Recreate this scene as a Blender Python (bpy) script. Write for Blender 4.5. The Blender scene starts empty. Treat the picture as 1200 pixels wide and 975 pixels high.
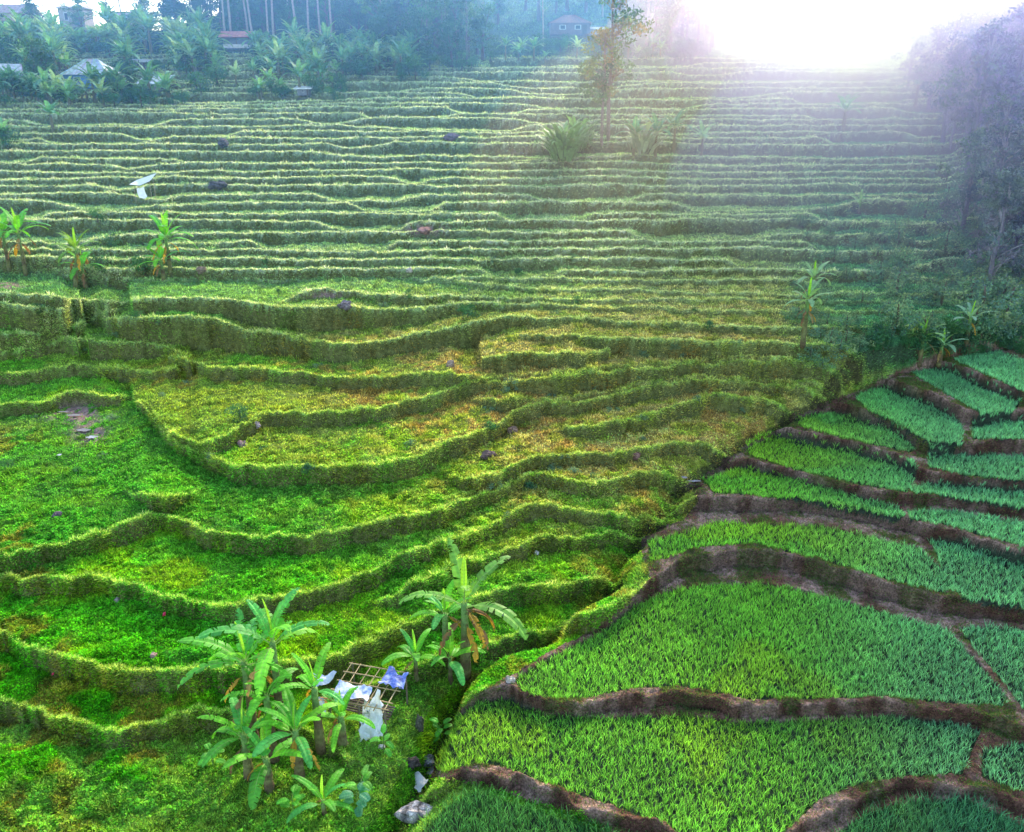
import bpy, math, random
import numpy as np
from mathutils import Vector, Matrix
R = math.radians
random.seed(7); rng = np.random.default_rng(7)
scene = bpy.context.scene
COL = scene.collection

# ------------------------------------------------------------------ camera model
H = 16.0; PITCH = R(20); F = 942.0
cp, sp = math.cos(PITCH), math.sin(PITCH)
def us(px, row):
    px = np.asarray(px, float); row = np.asarray(row, float)
    xr = (px-600)/F; yr = (487.5-row)/F
    dy = yr*sp + cp; dz = yr*cp - sp
    return xr/dy, dz/dy
def project(x, y, z):
    zz = z-H
    c = y*cp - zz*sp; v = y*sp + zz*cp
    return 600 + F*x/c, 487.5 - F*v/c

# ------------------------------------------------------------------ noise
_tab = np.random.default_rng(3).random((256, 256))
def vnoise(x, y):
    x = np.asarray(x, float); y = np.asarray(y, float)
    xi = np.floor(x).astype(int); yi = np.floor(y).astype(int)
    fx = x-xi; fy = y-yi
    fx = fx*fx*(3-2*fx); fy = fy*fy*(3-2*fy)
    a = _tab[xi & 255, yi & 255]; b = _tab[(xi+1) & 255, yi & 255]
    c = _tab[xi & 255, (yi+1) & 255]; d = _tab[(xi+1) & 255, (yi+1) & 255]
    return (a*(1-fx)+b*fx)*(1-fy) + (c*(1-fx)+d*fx)*fy
def fbm(x, y, o=3):
    s = 0; a = 1; t = 0
    for k in range(o):
        s = s + a*vnoise(x*2**k+17*k, y*2**k+31*k); t += a; a *= .5
    return s/t
def sst(t):
    t = np.clip(t, 0, 1); return t*t*(3-2*t)

# ------------------------------------------------------------------ terrace edges, listed front to back
# (points (column,row), rise in metres)
LEFT = [
 ([(-300,790),(-50,805),(0,822),(50,840),(100,854),(135,858),(170,852),(210,840),(260,834),(320,842),(380,868),(420,890)], .75),
 ([(-300,700),(-50,720),(0,737),(20,755),(60,770),(90,779),(150,786),(200,791),(250,792),(310,790),(370,771),(410,762),(450,750),(480,735),(510,722),(550,708),(575,698),(600,692),(650,690),(690,683),(706,674),(760,660),(1500,650)], .85),
 ([(395,826),(440,800),(480,790),(530,768),(600,752),(650,736),(690,716),(718,692),(800,690),(1500,690)], .6),
 ([(425,710),(470,699),(500,683),(530,666),(560,656),(600,646),(622,632),(636,626),(650,632),(670,633),(700,627),(760,618),(1500,620)], .5),
 ([(-300,672),(-30,674),(25,678),(100,677),(140,683),(170,695),(220,706),(260,712),(300,704),(340,698),(380,690),(400,682),(450,665),(500,643),(540,632),(570,620),(595,604),(614,592),(630,590),(645,597),(680,602),(720,606),(745,600),(800,592),(1500,592)], .65),
 ([(-300,700),(-60,668),(0,656),(60,641),(100,627),(150,612),(183,603),(210,608),(235,618),(260,630),(290,634),(350,630),(400,623),(450,612),(500,603),(540,592),(590,573),(616,558),(634,554),(650,561),(664,567),(700,570),(730,562),(760,552),(1500,556)], .8),
 ([(118,478),(122,500),(128,540),(140,576),(165,584),(190,587),(215,581),(246,572)], .6),
 ([(508,553),(530,560),(552,563),(580,557),(602,549),(620,539),(640,535),(700,533),(740,527),(790,520),(1500,520)], .5),
 ([(163,468),(172,484),(186,503),(206,521),(230,532),(250,540),(280,548),(330,551),(400,549),(450,545),(490,538),(520,526),(550,511),(580,499),(598,487),(608,479),(620,476),(650,476),(700,469),(760,453),(820,447),(900,454),(1500,457)], 1.0),
 ([(636,510),(660,505),(700,501),(750,490),(790,477),(840,464),(900,472),(1500,480)], .5),
 ([(168,466),(190,498),(215,517),(240,522),(262,514),(292,495),(310,487),(350,486),(400,485),(450,478),(500,467),(524,457),(536,449),(560,448),(590,449),(650,443),(700,438),(745,433),(800,430),(870,427),(1500,437)], .8),
 ([(540,467),(560,470),(600,470),(650,470),(700,462),(760,446),(820,440),(900,447),(1500,450)], .5),
 ([(-300,480),(0,475),(50,474),(75,465),(92,460),(115,463),(140,467),(168,462)], .75),
 ([(-300,445),(0,440),(40,437),(75,430),(92,428),(120,430),(160,436),(178,440),(206,434)], .75),
 ([(200,420),(225,424),(250,436),(290,431),(340,437),(400,445),(470,441),(526,437),(545,441),(590,443),(650,437),(700,432),(745,427),(800,424),(870,420),(1500,430)], .75),
 ([(-300,416),(0,413),(45,412),(60,404),(75,398),(130,401),(170,403),(200,409),(220,418)], .75),
 ([(88,376),(150,373),(200,372),(250,373),(272,382),(296,394),(315,388),(350,397),(400,405),(440,403),(480,395),(520,388),(556,379),(575,374),(600,373),(640,377),(690,375),(760,380),(860,385),(1500,388)], .6),
 ([(566,421),(620,414),(680,416),(712,411)], .6),
 ([(588,392),(610,394),(640,396),(690,397),(760,400),(830,404),(1500,408)], .45),
 ([(-300,397),(0,393),(40,393),(70,392),(100,379)], .4),
 ([(-300,355),(0,357),(40,362),(80,365),(120,367),(156,357)], .4),
 ([(-300,340),(0,345),(60,348),(110,352),(130,355),(180,350),(240,350),(285,352),(310,358),(350,363),(400,360),(450,365),(500,363),(566,356),(620,358),(680,361),(740,360),(800,366),(1500,366)], .5),
 ([(318,357),(350,346),(370,341),(400,342),(450,347),(500,350),(560,349),(640,352),(760,352),(1500,356)], .3),
 ([(-300,322),(0,322),(60,323),(180,329),(250,327),(300,328),(400,327),(430,325),(500,330),(560,335),(640,340),(760,341),(820,345),(1500,345)], .45),
]
RIGHT = [
 ([(380,950),(500,926),(545,908),(572,905),(620,924),(680,944),(750,964),(800,984),(860,995),(925,985),(970,956),(1010,936),(1060,923),(1120,920),(1145,927),(1200,950),(1500,1010)], .4),
 ([(400,850),(560,812),(600,808),(625,822),(660,832),(700,828),(760,818),(800,818),(850,827),(890,830),(940,828),(1000,826),(1060,827),(1120,837),(1200,850),(1500,880)], .5),
 ([(600,740),(720,712),(765,684),(778,671),(800,660),(830,652),(870,646),(900,648),(950,660),(1000,675),(1050,690),(1100,701),(1150,708),(1200,713),(1500,730)], .9),
 ([(700,610),(800,586),(850,585),(900,585),(950,588),(1000,597),(1050,610),(1100,622),(1150,635),(1200,646),(1500,690)], .9),
 ([(760,545),(830,538),(872,540),(900,548),(950,560),(1000,573),(1060,581),(1100,585),(1200,598),(1500,630)], .4),
 ([(860,496),(925,505),(970,515),(1030,528),(1060,538),(1075,550),(1100,557),(1200,567),(1500,590)], .8),
 ([(940,470),(1000,478),(1040,492),(1065,506),(1085,520),(1130,521),(1200,518),(1500,520)], .95),
 ([(1000,440),(1060,453),(1100,465),(1128,480),(1150,486),(1200,484),(1500,480)], .95),
 ([(1050,420),(1115,429),(1150,443),(1200,462),(1500,520)], .9),
]
YP = np.array([(345,0),(330,2),(300,6),(250,14),(210,23),(165,34),(130,45),(110,54),(90,64),(70,75),(55,86),(40,99),(20,116),(0,135),(-40,175)], float)[::-1]
def yprof(row): return np.interp(row, YP[:,0], YP[:,1])

PXC = np.linspace(-300, 1500, 1150)         # column fan, measured at the horizon
U = (PXC-600)/F/ (cp+ (487.5-144)/F*sp)
NU = len(U)
Y0, Y1, NY = 8.0, 260.0, 1750
YG = Y0*(Y1/Y0)**(np.linspace(0, 1, NY))

def lipcurves(lips, fade=70, seed=0):
    S = []; D = []
    for i, (pts, dz) in enumerate(lips):
        p = np.array(pts, float)
        # densify then convert
        xs = np.linspace(p[0,0], p[-1,0], 400); rs = np.interp(xs, p[:,0], p[:,1])
        k = np.ones(9)/9; rp = np.convolve(np.pad(rs, 4, mode='edge'), k, mode='valid') if p[-1,0]-p[0,0] > 250 else rs
        u, s = us(xs, rp)
        o = np.argsort(u); u = u[o]; s = s[o]
        si = np.interp(U, u, s)
        fl = fade/F
        d = np.ones(NU)*dz
        if p[0,0] > -250: d = d*sst((U-u[0])/fl+.15)
        if p[-1,0] < 1450: d = d*sst((u[-1]-U)/fl+.15)
        S.append(si); D.append(d)
    return np.array(S), np.array(D)

crest_pts = np.array([(-300,58),(0,64),(150,62),(250,58),(400,70),(500,72),(600,68),(800,68),(900,60),(1000,57),(1060,60),(1500,60)], float)
sky_pts = np.array([(-300,30),(0,42),(200,36),(300,10),(380,-15),(600,-30),(770,-25),(815,20),(850,52),(1000,54),(1060,50),(1110,15),(1200,-20),(1500,-60)], float)
def far_lips():
    out = []; row = 329.0; i = 0
    pxs = np.arange(-300, 1501, 20.)
    while row > 56:
        sp_ = np.interp(row, [60,110,165,250,320], [4.8,5.9,7.8,10.6,12])
        amp = sp_*0.42
        n = (fbm(pxs/210+i*7.3, np.full_like(pxs, i*3.1+.5), 3)-.5)*2.2*amp
        # the slope drops a little around a low spur in the middle
        bulge = 7*np.exp(-((pxs-470)/90)**2)*np.exp(-((row-175)/60)**2) + 9*np.exp(-((pxs-700)/70)**2)*np.exp(-((row-200)/40)**2)
        mg = vnoise(pxs/130+i*11.3, np.full_like(pxs, i*5.7+.3)); n = n + sp_*.95*sst((mg-.66)/.07)
        out.append((pxs, row+n-bulge*.4, 0.75+0.5*(vnoise(pxs/160+i*3.7, np.full_like(pxs, i*1.7)))*1.0, i))
        row -= sp_*(.7+.6*float(vnoise(i*1.37+.2, 5.5))); i += 1
    return out

def build_domain(lips, far=False, z0=0.0, seed=0):
    lips = [(p, d*(.72 if far else .58)) for p, d in lips]
    S, D = lipcurves(lips)
    n = len(lips)
    FS = None
    if far:
        fl = far_lips()
        rows = np.array([np.interp(PXC, p, r) for p, r, d, i in fl])    # (n, NU)
        for k in range(1, len(rows)): rows[k] = np.minimum(rows[k], rows[k-1]-.02)
        crest = np.interp(PXC, crest_pts[:,0], crest_pts[:,1])
        skyl = np.interp(PXC, sky_pts[:,0], sky_pts[:,1])
    Z = np.full((NU, NY), z0); LIP = np.zeros((NU, NY)); RIS = np.zeros((NU, NY))
    jrow = rng.random(200)*50
    ORD = []
    SR = np.array([us(600, r)[1] for r in range(1040, 330, -3)]); NR = len(SR)
    ZRAW = np.zeros((NU, NR))
    for c in range(NU):
        order = [i for i in np.argsort(S[:, c]) if D[i, c] > .02]
        ORD.append(order)
        sc_ = S[order, c]; cum = z0+np.concatenate([[0], np.cumsum(D[order, c])])
        ZRAW[c] = cum[np.searchsorted(sc_, SR)]
    def gsm(a, sg, ax):
        k = np.exp(-.5*(np.arange(-3*sg, 3*sg+1)/sg)**2); k /= k.sum()
        a = np.moveaxis(a, ax, -1); p = np.pad(a, [(0,0),(3*sg,3*sg)], mode='edge')
        o = np.apply_along_axis(lambda v: np.convolve(v, k, mode='valid'), 1, p)
        return np.moveaxis(o, -1, ax)
    ZREF = gsm(gsm(ZRAW, 8, 1), 38 if far else 20, 0)
    if far:
        tgt = 6.3+(345-np.arange(1040, 330, -3))[None, :]*.02; q = sst((430-np.arange(1040, 330, -3))/85.0)[None, :]
        ZREF = ZREF*(1-q)+np.maximum(gsm(ZREF, 150, 0)*(1-q)+tgt*q, 0)*q
    SRb = SR
    for c in range(NU):
        order = ORD[c]
        lv = []
        ss = [S[i, c] for i in order]
        bnd = [us(600, 1040)[1]]+ss+[us(600, 331)[1]]
        mids = [(bnd[k]+bnd[k+1])/2 for k in range(len(bnd)-1)]
        zm = [float(np.interp(m, SR, ZREF[c])) for m in mids]
        zf = list(zm)
        for k, i in enumerate(order):
            wgt_ = min(1.0, D[i, c]/lips[i][1])
            mm = float(np.interp((bnd[k]+bnd[k+2])/2, SR, ZREF[c]))
            zf[k] += (1-wgt_)*(mm-zf[k]); zf[k+1] += (1-wgt_)*(mm-zf[k+1])
        z00 = zf[0] if len(zf) else z0
        z = z00; y = 9.0; s = -1.0
        ys = []; ds = []; ids = []
        for k, i in enumerate(order):
            s = S[i, c]; d = zf[k+1]-z
            if d < .02: continue
            yn = (H-(z+d))/(-s)
            if yn < y+.35:
                yn = y+.35; zn = H+s*yn
                if zn <= z+.01: continue
                d = zn-z
            z += d; y = yn
            ys.append(yn); ds.append(d); ids.append(i)
        if far:
            y345 = (H-6.3)/-us(600, 345)[1]
            for k in range(len(rows)):
                rr = rows[k, c]
                if rr < crest[c]: break
                s = us(600, rr)[1]
                yn = max(y345+yprof(rr), y+.3)
                zn = H+s*yn
                d = zn-z
                if d < .04: continue
                z = zn; y = yn
                ys.append(yn); ds.append(d); ids.append(60+k)
        # jitter and sum
        zc = np.full(NY, z00); lc = np.zeros(NY); rc = np.zeros(NY)
        for yy, d, i in zip(ys, ds, ids):
            x = U[c]*yy
            sc = 1.0 if yy < 45 else .8
            j = (vnoise(x*1.3+jrow[i], i*2.3)-.5)*.34*sc + (vnoise(x*3.7+jrow[i], i*5.3)-.5)*.24
            yq = yy+j
            w = .05+.16*d+.0016*yy
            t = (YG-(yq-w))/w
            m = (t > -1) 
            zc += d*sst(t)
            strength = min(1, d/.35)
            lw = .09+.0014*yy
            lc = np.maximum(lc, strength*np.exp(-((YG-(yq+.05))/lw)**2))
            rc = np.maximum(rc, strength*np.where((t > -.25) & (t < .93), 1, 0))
        if far:
            # wooded slope above the last terrace, then over the ridge
            yt = y; zt = z
            dyr = yprof(skyl[c])-yprof(crest[c])
            ytop = yt+max(dyr, 6)
            ztop = H+us(600, skyl[c])[1]*ytop
            ztop = max(ztop, zt+.5)
            tt = np.clip((YG-yt)/(ytop-yt), 0, 1)
            zc += (ztop-zt)*tt
            over = np.clip(YG-ytop, 0, None)
            zc -= over*.12
        Z[c] = zc; LIP[c] = lc; RIS[c] = rc
    return Z, LIP, RIS

ZL, LL, RL = build_domain(LEFT, far=True)
ZR, LR, RR = build_domain(RIGHT, z0=0.25)
XG = U[:, None]*YG[None, :]
YY = np.broadcast_to(YG[None, :], XG.shape)

def march(Zg, px, row):
    u, s = us(px, row); u = float(u); s = float(s)
    c = (u-U[0])/(U[1]-U[0]); c = min(max(c, 0), NU-1.001); i = int(c); f = c-i
    prof = Zg[i]*(1-f)+Zg[i+1]*f
    ray = H+s*YG
    k = np.argmax(prof >= ray)
    if prof[k] < ray[k]: k = NY-1
    y = YG[k]
    return u*y, y, prof[k]

GUL = [(430,1000),(470,935),(497,900),(512,860),(522,815),(560,784),(600,773),(655,744),(700,708),(719,682),(726,650),(748,622),(775,600),(797,572),(828,547),(860,527),(900,502),(940,484),(1000,457),(1060,432),(1110,414),(1200,398),(1400,385)]
gw = np.array([(np.array(march(ZL, *p))+np.array(march(ZR, *p)))/2 if p[0] < 1000 else np.array(march(ZR, *p))*.75+np.array(march(ZL, *p))*.25 for p in GUL])
gy = np.maximum.accumulate(gw[:,1]+np.arange(len(gw))*1e-3); gx = gw[:,0]
def gully_x(y):
    x = np.interp(y, gy, gx)
    return x + np.clip(y-gy[-1], 0, None)*3
gd = XG-gully_x(YY)
gd = gd + (vnoise(XG*.9, YY*.9)-.5)*.35
wR = sst((gd+.1)/.9)
Z = ZL*(1-wR)+ZR*wR
LIP = LL*(1-wR)+LR*wR; RIS = RL*(1-wR)+RR*wR
# stream channel along the gully
gdip = np.exp(-(gd/.55)**2)*.6*sst((60-YY)/15)
nearmouth = sst((26-YY)/8)
Z -= gdip*(1+.8*nearmouth)
# hill shoulder on the right behind the paddies
shoulder = sst((XG/YY-.50)/.22)*sst((YY-50)/24)
Z += 7*shoulder
# roughness
Z += (fbm(XG*.35, YY*.35, 3)-.5)*.28*(1-.7*wR) + (fbm(XG*1.9, YY*1.9, 2)-.5)*.18*(1-.6*wR) + (vnoise(XG*5.3, YY*5.3)-.5)*.12*(1-.8*wR)*sst((90-YY)/40)
Z += LIP*.07
# ditch hollow under the front bank, low brush mounds at the very front
px_g, row_g = project(XG, YY, Z)
Z += .55*np.exp(-((row_g-905)/45)**2)*np.exp(-((px_g-60)/160)**2)*(fbm(XG*.8, YY*.8, 2))

def inpoly(px, row, poly):
    p = np.array(poly, float); n = len(p); ins = np.zeros(px.shape, bool)
    j = n-1
    for i in range(n):
        xi, yi = p[i]; xj, yj = p[j]
        c = ((yi > row) != (yj > row)) & (px < (xj-xi)*(row-yi)/(yj-yi+1e-9)+xi)
        ins ^= c; j = i
    return ins
MUD = [(500,915),(520,868),(526,848),(548,826),(568,808),(598,794),(640,768),(700,738),(733,706),(762,680),(750,650),(752,626),(800,611),(818,590),(796,562),(828,543),(866,533),(872,513),(930,484),(1000,461),(1060,432),(1110,411),(1320,380),(1520,380),(1520,1040),(760,1040),(700,966),(620,940),(560,920)]
PADDY = [
 [(538,838),(560,824),(600,818),(640,840),(720,842),(800,840),(860,847),(960,845),(1040,840),(1110,847),(1150,857),(1137,885),(1128,908),(1060,912),(1000,922),(960,940),(925,972),(905,1000),(820,1000),(780,966),(700,940),(640,920),(590,900),(560,896),(520,906),(508,900),(528,862)],
 [(602,797),(640,775),(700,746),(740,714),(790,692),(850,685),(900,687),(960,698),(1020,715),(1080,732),(1110,738),(1150,782),(1180,820),(1174,830),(1120,826),(1040,818),(960,820),(880,822),(820,808),(760,806),(680,820),(640,820),(612,812)],
 [(760,635),(800,626),(840,612),(900,617),(960,617),(1020,630),(1080,644),(1110,675),(1118,694),(1100,696),(1050,684),(1000,668),(940,652),(880,638),(820,643),(760,662)],
 [(825,566),(850,560),(880,550),(910,559),(960,572),(1000,581),(1050,593),(1058,600),(1045,606),(990,597),(940,587),(880,581),(840,579)],
 [(878,521),(900,512),(930,512),(980,522),(1040,534),(1070,541),(1072,552),(1060,572),(1000,562),(940,551),(880,535)],
 [(932,494),(960,488),(1010,490),(1050,507),(1072,523),(1065,527),(1000,516),(940,502)],
 [(1003,470),(1040,455),(1070,465),(1110,480),(1127,501),(1125,520),(1100,524),(1060,504),(1020,485)],
 [(1070,442),(1110,432),(1150,447),(1200,467),(1180,484),(1150,482),(1120,468)],
 [(1120,427),(1160,415),(1200,427),(1260,442),(1300,450),(1300,490),(1260,475),(1200,458),(1150,439)],
 [(1141,488),(1200,492),(1300,498),(1300,520),(1200,514),(1141,514)],
 [(1088,523),(1120,533),(1200,538),(1300,538),(1300,562),(1200,562),(1130,556),(1091,548)],
 [(1068,574),(1100,568),(1200,573),(1300,580),(1300,606),(1200,597),(1100,582),(1072,580)],
 [(1067,604),(1120,603),(1200,615),(1300,632),(1300,656),(1200,640),(1120,620),(1070,612)],
 [(1092,642),(1130,638),(1200,653),(1300,668),(1300,718),(1200,710),(1130,700),(1110,680)],
 [(1122,738),(1160,735),(1200,741),(1300,750),(1300,856),(1200,835),(1182,810)],
 [(1150,882),(1200,870),(1300,874),(1300,985),(1200,932),(1150,912)],
 [(962,1010),(985,975),(1015,955),(1070,940),(1130,938),(1190,965),(1300,1020),(1300,1040),(960,1040)],
 [(455,1010),(500,968),(530,940),(560,928),(620,948),(700,972),(760,998),(800,1030),(450,1030)],
]
for _i in range(3, 14):
    _p = np.array(PADDY[_i], float); _c = _p.mean(0); PADDY[_i] = [tuple(q) for q in _c+(_p-_c)*np.array([1.03, 1.2])]
mud = inpoly(px_g, row_g, MUD) & (gd > 0)
paddy_id = np.full(XG.shape, -1)
for i, p in enumerate(PADDY):
    paddy_id[inpoly(px_g, row_g, p) & (gd > .2)] = i
inpad = paddy_id >= 0
# mud bunds: dark earth; slightly hummocky
Z += np.where(mud & ~inpad, (fbm(XG*3.1, YY*3.1, 2)-.35)*.16+(vnoise(XG*8,YY*8)-.5)*.05+.05, 0)
Z -= np.where(inpad, .04, 0)

def ground_at(x, y):
    u = x/y; c = np.clip((u-U[0])/(U[1]-U[0]), 0, NU-1.001); r = np.clip(np.log(y/Y0)/math.log(Y1/Y0)*(NY-1), 0, NY-1.001)
    ci = np.floor(c).astype(int); ri = np.floor(r).astype(int); fc = c-ci; fr = r-ri
    return (Z[ci,ri]*(1-fc)+Z[ci+1,ri]*fc)*(1-fr)+(Z[ci,ri+1]*(1-fc)+Z[ci+1,ri+1]*fc)*fr
def at(px, row, sink=0.0):
    x, y, z = march(Z, px, row)
    z = float(ground_at(np.array(x), np.array(y)))
    return Vector((x, y, z-sink))

# ------------------------------------------------------------------ materials
def attr_mat(name, rough=.7, transl=0.0, bump=0.0, bscale=20.0, spec=.3, var=0.25, vscale=6.0, fine=False):
    m = bpy.data.materials.new(name); m.use_nodes = True
    nt = m.node_tree; N = nt.nodes; Lk = nt.links
    b = N['Principled BSDF']; out = N['Material Output']
    a = N.new('ShaderNodeAttribute'); a.attribute_name = 'Col'
    tc = N.new('ShaderNodeNewGeometry')
    nz = N.new('ShaderNodeTexNoise'); nz.inputs['Scale'].default_value = vscale; nz.inputs['Detail'].default_value = 5
    Lk.new(tc.outputs['Position'], nz.inputs['Vector'])
    mr = N.new('ShaderNodeMapRange'); mr.inputs['From Min'].default_value = .3; mr.inputs['From Max'].default_value = .7
    mr.inputs['To Min'].default_value = 1-var; mr.inputs['To Max'].default_value = 1+var
    Lk.new(nz.outputs['Fac'], mr.inputs['Value'])
    mx = N.new('ShaderNodeVectorMath'); mx.operation = 'SCALE'
    Lk.new(a.outputs['Color'], mx.inputs[0]); Lk.new(mr.outputs['Result'], mx.inputs['Scale'])
    Lk.new(mx.outputs['Vector'], b.inputs['Base Color'])
    if fine:
        nf = N.new('ShaderNodeTexNoise'); nf.inputs['Scale'].default_value = 19; nf.inputs['Detail'].default_value = 9; nf.inputs['Roughness'].default_value = .7
        Lk.new(tc.outputs['Position'], nf.inputs['Vector'])
        mf = N.new('ShaderNodeMapRange'); mf.inputs['From Min'].default_value = .35; mf.inputs['From Max'].default_value = .65; mf.inputs['To Min'].default_value = .35; mf.inputs['To Max'].default_value = 1.6
        Lk.new(nf.outputs['Fac'], mf.inputs['Value'])
        m2 = N.new('ShaderNodeVectorMath'); m2.operation = 'SCALE'; Lk.new(mx.outputs['Vector'], m2.inputs[0]); Lk.new(mf.outputs['Result'], m2.inputs['Scale'])
        Lk.new(m2.outputs['Vector'], b.inputs['Base Color'])
    b.inputs['Roughness'].default_value = rough
    b.inputs['Specular IOR Level'].default_value = spec
    if bump:
        bz = N.new('ShaderNodeTexNoise'); bz.inputs['Scale'].default_value = bscale; bz.inputs['Detail'].default_value = 6
        Lk.new(tc.outputs['Position'], bz.inputs['Vector'])
        bp = N.new('ShaderNodeBump'); bp.inputs['Strength'].default_value = bump; bp.inputs['Distance'].default_value = .12
        Lk.new(bz.outputs['Fac'], bp.inputs['Height']); Lk.new(bp.outputs['Normal'], b.inputs['Normal'])
    if transl:
        t = N.new('ShaderNodeBsdfTranslucent'); mxs = N.new('ShaderNodeMixShader'); mxs.inputs[0].default_value = transl
        sc = N.new('ShaderNodeVectorMath'); sc.operation = 'MULTIPLY'; sc.inputs[1].default_value = (1.35, 1.3, .7)
        Lk.new(mx.outputs['Vector'], sc.inputs[0]); Lk.new(sc.outputs['Vector'], t.inputs['Color'])
        Lk.new(b.outputs[0], mxs.inputs[1]); Lk.new(t.outputs[0], mxs.inputs[2]); Lk.new(mxs.outputs[0], out.inputs['Surface'])
    return m
M_GROUND = attr_mat('ground_soil', .95, 0, 1.0, 14, .1, .4, 5, True)
M_BLADE = attr_mat('grass_blade', .6, .5, 0, 1, .25, .15, 3)
M_RICE = attr_mat('rice_blade', .5, .5, 0, 1, .3, .12, 2)
M_LEAF = attr_mat('leaf', .5, .36, 0, 1, .22, .18, 4)
M_TREELEAF = attr_mat('tree_leaf', .6, .3, 0, 1, .25, .25, .8)
M_BARK = attr_mat('bark', .9, 0, .6, 18, .15, .35, 9)
M_STONE = attr_mat('stone', .9, 0, .9, 12, .2, .4, 7, True)
M_ROOF = attr_mat('roofing', .55, 0, .4, 5, .4, .3, 2.5)
M_WALL = attr_mat('wall_paint', .85, 0, .2, 12, .2, .15, 3)
M_CLOTH = attr_mat('plastic_sheet', .45, .15, .7, 7, .45, .1, 5)
M_BAMBOO = attr_mat('bamboo_pole', .55, 0, .2, 25, .35, .25, 9)
M_METAL = attr_mat('painted_panel', .5, 0, .1, 15, .4, .15, 5)

def new_mesh(name, v, faces, col=None, mat=None, smooth=False, fsize=None):
    """faces: (n,k) int array or list of tuples"""
    me = bpy.data.meshes.new(name)
    v = np.asarray(v, np.float32)
    if isinstance(faces, np.ndarray):
        n, k = faces.shape
        me.vertices.add(len(v)); me.vertices.foreach_set('co', v.ravel())
        me.loops.add(n*k); me.loops.foreach_set('vertex_index', faces.astype(np.int32).ravel())
        me.polygons.add(n); me.polygons.foreach_set('loop_start', np.arange(0, n*k, k, dtype=np.int32))
        me.update(calc_edges=True)
    else:
        me.from_pydata([tuple(map(float, p)) for p in v], [], faces); me.update()
    if col is not None:
        a = me.color_attributes.new('Col', 'FLOAT_COLOR', 'POINT')
        c = np.ones((len(v), 4), np.float32); c[:, :3] = col
        a.data.foreach_set('color', c.ravel())
    if mat: me.materials.append(mat)
    if smooth:
        me.polygons.foreach_set('use_smooth', np.ones(len(me.polygons), bool))
    return me
def link(name, me, parent=None, loc=(0,0,0), rz=0.0, scale=1.0):
    o = bpy.data.objects.new(name, me); COL.objects.link(o)
    o.location = loc; o.rotation_euler = (0, 0, rz)
    o.scale = (scale,)*3 if not hasattr(scale, '__len__') else scale
    if parent: o.parent = parent
    return o
def tag(o, label=None, cat=None, group=None, kind=None):
    if label: o['label'] = label
    if cat: o['category'] = cat
    if group: o['group'] = group
    if kind: o['kind'] = kind
    return o
def copy_tree(o, parent=None):
    c = o.copy(); COL.objects.link(c); c.parent = parent
    for ch in list(o.children): copy_tree(ch, c)
    return c

# ------------------------------------------------------------------ colours over the hillside
def zone_blob(px, row, cx, cy, sx, sy): return np.exp(-((px-cx)/sx)**2-((row-cy)/sy)**2)
def grass_colour(x, y, z, r1, r2, ris, lip):
    """albedo of the weeds by place on the hill; r1, r2 random per blade"""
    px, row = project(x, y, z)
    n1 = fbm(x*.55, y*.55, 3); n2 = fbm(x*.17+9, y*.17+4, 2); n3 = fbm(x*1.7+3, y*1.7, 2)
    vivid = np.array([.075, .30, .006]); yel = np.array([.27, .40, .012]); mid = np.array([.12, .33, .03])
    olive = np.array([.30,.27,.055]); tan = np.array([.50,.36,.13]); rust = np.array([.32,.15,.035])
    far = np.array([.22, .33, .17]); teal = np.array([.06, .22, .12]); dark = np.array([.035, .11, .02])
    def mix(a, b, t): t = np.clip(t, 0, 1)[:, None]; return a*(1-t)+b*t
    c = np.tile(mid, (len(x), 1))
    c = mix(c, vivid, sst((row-560)/260)*(.35+.6*(px < 420)))
    c = mix(c, yel, sst((n1-.50)/.16)*.55*sst((row-300)/200))
    dry_suntint = np.clip(1.1*zone_blob(px, row, 680, 480, 250, 130)+.6*zone_blob(px, row, 820, 420, 160, 130)+.7*zone_blob(px, row, 860, 270, 90, 110)+.5*zone_blob(px,row,420,390,140,40), 0, 1)  # dry grass zones, plus warm light painted in below the sun
    dry_suntint2 = dry_suntint*sst((n3-.36)/.25)
    pl = vnoise(x*.07+31, z*1.7); pl2 = vnoise(x*.11+77, z*2.3+9)
    c = mix(c, np.array([.24,.36,.07]), sst((pl-.58)/.1)*.6); c = mix(c, np.array([.06,.22,.03]), sst((pl2-.6)/.1)*.6)
    c = mix(c, olive, np.clip(dry_suntint+.5*sst((pl2-.3)/-.1)*(row < 640), 0, 1)*.8)
    c = mix(c, tan, dry_suntint2*(.5+.5*(r1 > .55)))
    c = mix(c, rust, sst((n2-.55)/.12)*sst((n3-.45)/.2)*.55*sst((row-360)/100)*(r2 > .35))
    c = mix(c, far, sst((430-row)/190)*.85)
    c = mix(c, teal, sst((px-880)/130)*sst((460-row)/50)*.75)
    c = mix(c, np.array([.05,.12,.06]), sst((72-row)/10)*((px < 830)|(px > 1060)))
    # brown soil on the vertical faces, with their shade painted in darker
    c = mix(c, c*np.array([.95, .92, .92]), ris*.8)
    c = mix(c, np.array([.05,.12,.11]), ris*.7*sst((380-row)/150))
    c = mix(c, rust*.7, ris*sst((n1-.38)/.2)*(.45+.5*dry_suntint)*(r2 > .35)*sst((row-300)/80))
    # light caught along each edge, painted in as paler grass
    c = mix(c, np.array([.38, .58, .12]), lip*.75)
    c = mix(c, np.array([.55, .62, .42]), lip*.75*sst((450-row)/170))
    c = np.clip(c*(.38+1.3*r1**1.5)[:, None]*1.65*(.55+.9*fbm(x*2.6+7, y*2.6, 2))[:,None], 0, .85)
    return c

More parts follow.
